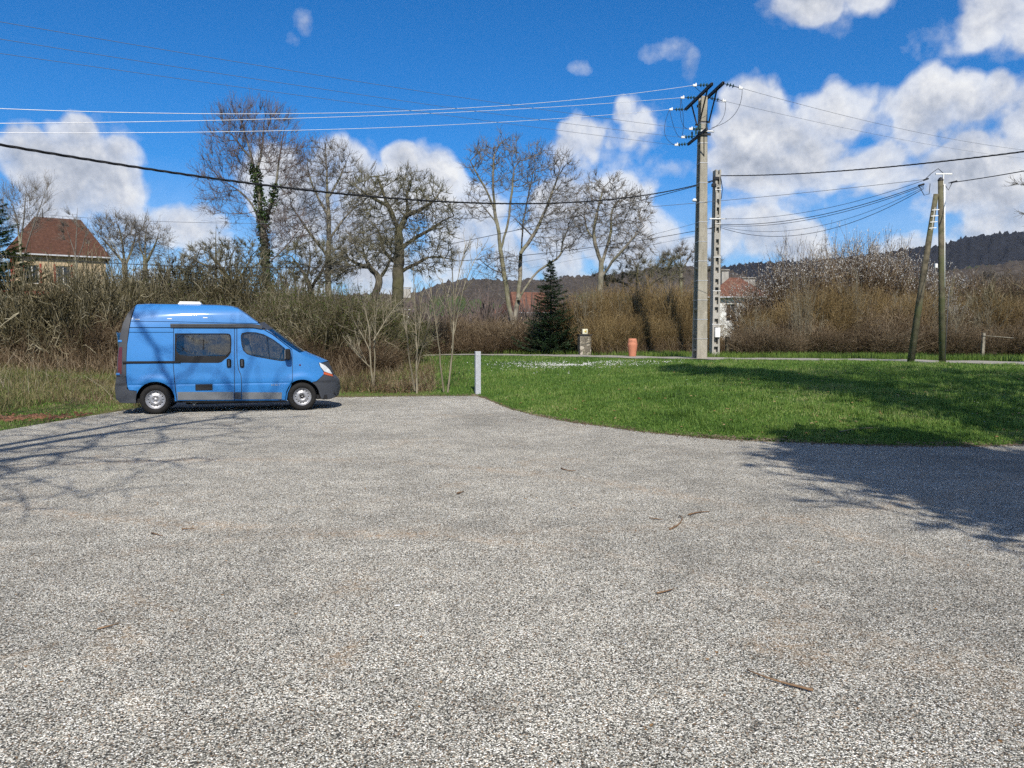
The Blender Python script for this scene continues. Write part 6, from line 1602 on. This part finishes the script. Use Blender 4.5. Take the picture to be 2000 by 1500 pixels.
house('white_house', 'white rendered house with low red hipped roof, right behind the concrete poles', 1432, 64, 4.3, 5, 4.3, 6.0, 2.1, math.radians(-8), M['render_white'], M['tile_red'],
    [(.9, 1.6, 2.3, 3.7), (-1.0, -.2, 2.3, 3.7)], chim=[(-.75, .3, .55, 6.5), (1.3, 1.2, 1.0, 5.9)])
house('red_roofed_house', 'small pale house with bright red roof, left behind the fir', 1030, 85, 4.4, 5, 3.9, 6.2, .6, math.radians(20), M['render_cream'], M['tile_red'], [(-.8, 0, 1.6, 2.9), (.9, 1.6, 1.6, 2.9)])
house('long_low_house', 'low cottage with dull orange roof behind the twin-trunked tree', 985, 95, 6.2, 5, 3.0, 5.0, .4, math.radians(-10), M['render_cream'], M['tile_red'], [(-.8, 0, 1.2, 2.3)])
house('white_gabled_house', 'bright white house half hidden behind the green-tinged bushes and saplings', 762, 88, 5.2, 5, 4.6, 6.3, .3, math.radians(6), M['render_white'], M['bark_dark'], [(-1.6, -.8, 2.2, 3.5), (.6, 1.4, 2.2, 3.5)], chim=[(1.9, -.2, 1.0, 7.0)])

# ================================================================ STICKS AND LITTER ON THE CAR PARK
def stick(pts, rad, label, name='stick', m=None, z=.01, onlawn=False):
    P = []
    for p in pts:
        g = G(*p)
        if onlawn: g = np.array(on_terrain(p[0], p[1]))+np.array([0, 0, .05])
        else: g[2] = z+random.uniform(0, .006)
        P.append(g)
    P = resample(np.array(P), .05); o = MB().tube([tuple(q-P[0]) for q in P], list(np.linspace(rad, rad*.45, len(P))), 6).build(name, m or M['stick'], None, tuple(P[0])); return tag(o, label, 'stick', None)
def on_terrain(px, py):
    d = ray(px, py); lo, hi = 5., 60.
    for t in np.linspace(5, 60, 500):
        p = d*t
        if CAMH+p[2] <= hz(p[0], p[1]): return (p[0], p[1], CAMH+p[2])
    return (p[0], p[1], hz(p[0], p[1]))
stick([(1588, 1354), (1560, 1346), (1520, 1338), (1485, 1325), (1458, 1312)], .0065, 'longest brown stick lying on the car park, lower right')
stick([(1345, 1008), (1362, 1003), (1386, 1001)], .008, 'short reddish stick lying at the upper end of the bent twig')
stick([(1308, 1036), (1322, 1030), (1330, 1022), (1334, 1012), (1326, 1010)], .008, 'bent hooked twig lying on the car park')
stick([(1268, 1014), (1295, 1017)], .006, 'small straight twig left of the hooked one')
stick([(1283, 1162), (1300, 1160), (1316, 1154)], .0065, 'short orange-brown twig lying below the hooked one')
stick([(1096, 916), (1108, 921), (1124, 921)], .009, 'small dark twig lying nearest the middle of the car park')
stick([(893, 966), (906, 962)], .010, 'short black twig lying alone on the car park')
stick([(190, 1232), (212, 1228), (232, 1221)], .0055, 'pale brown twig lying on the car park, lower left')
stick([(355, 1036), (380, 1034)], .006, 'small olive twig lying on the car park at the left')
stick([(296, 1043), (318, 1049)], .006, 'small brown twig lying just left of the olive one')
stick([(1640, 849), (1680, 842), (1715, 841), (1730, 846)], .012, 'curved pale branch lying on the lawn near the shade', m=M['stem_pale'], onlawn=True)
stick([(1462, 845), (1490, 840), (1520, 839)], .010, 'thin pale branch lying at the near edge of the lawn', m=M['stem_pale'], onlawn=True)
lx = G(776, 1184); o = MB().box((0, 0, .006), (.035, .016, .005), None, .002).build('paper_scrap', M['white_metal'], None, (lx[0], lx[1], 0), .2); tag(o, 'tiny white paper scrap lying on the car park', 'litter')
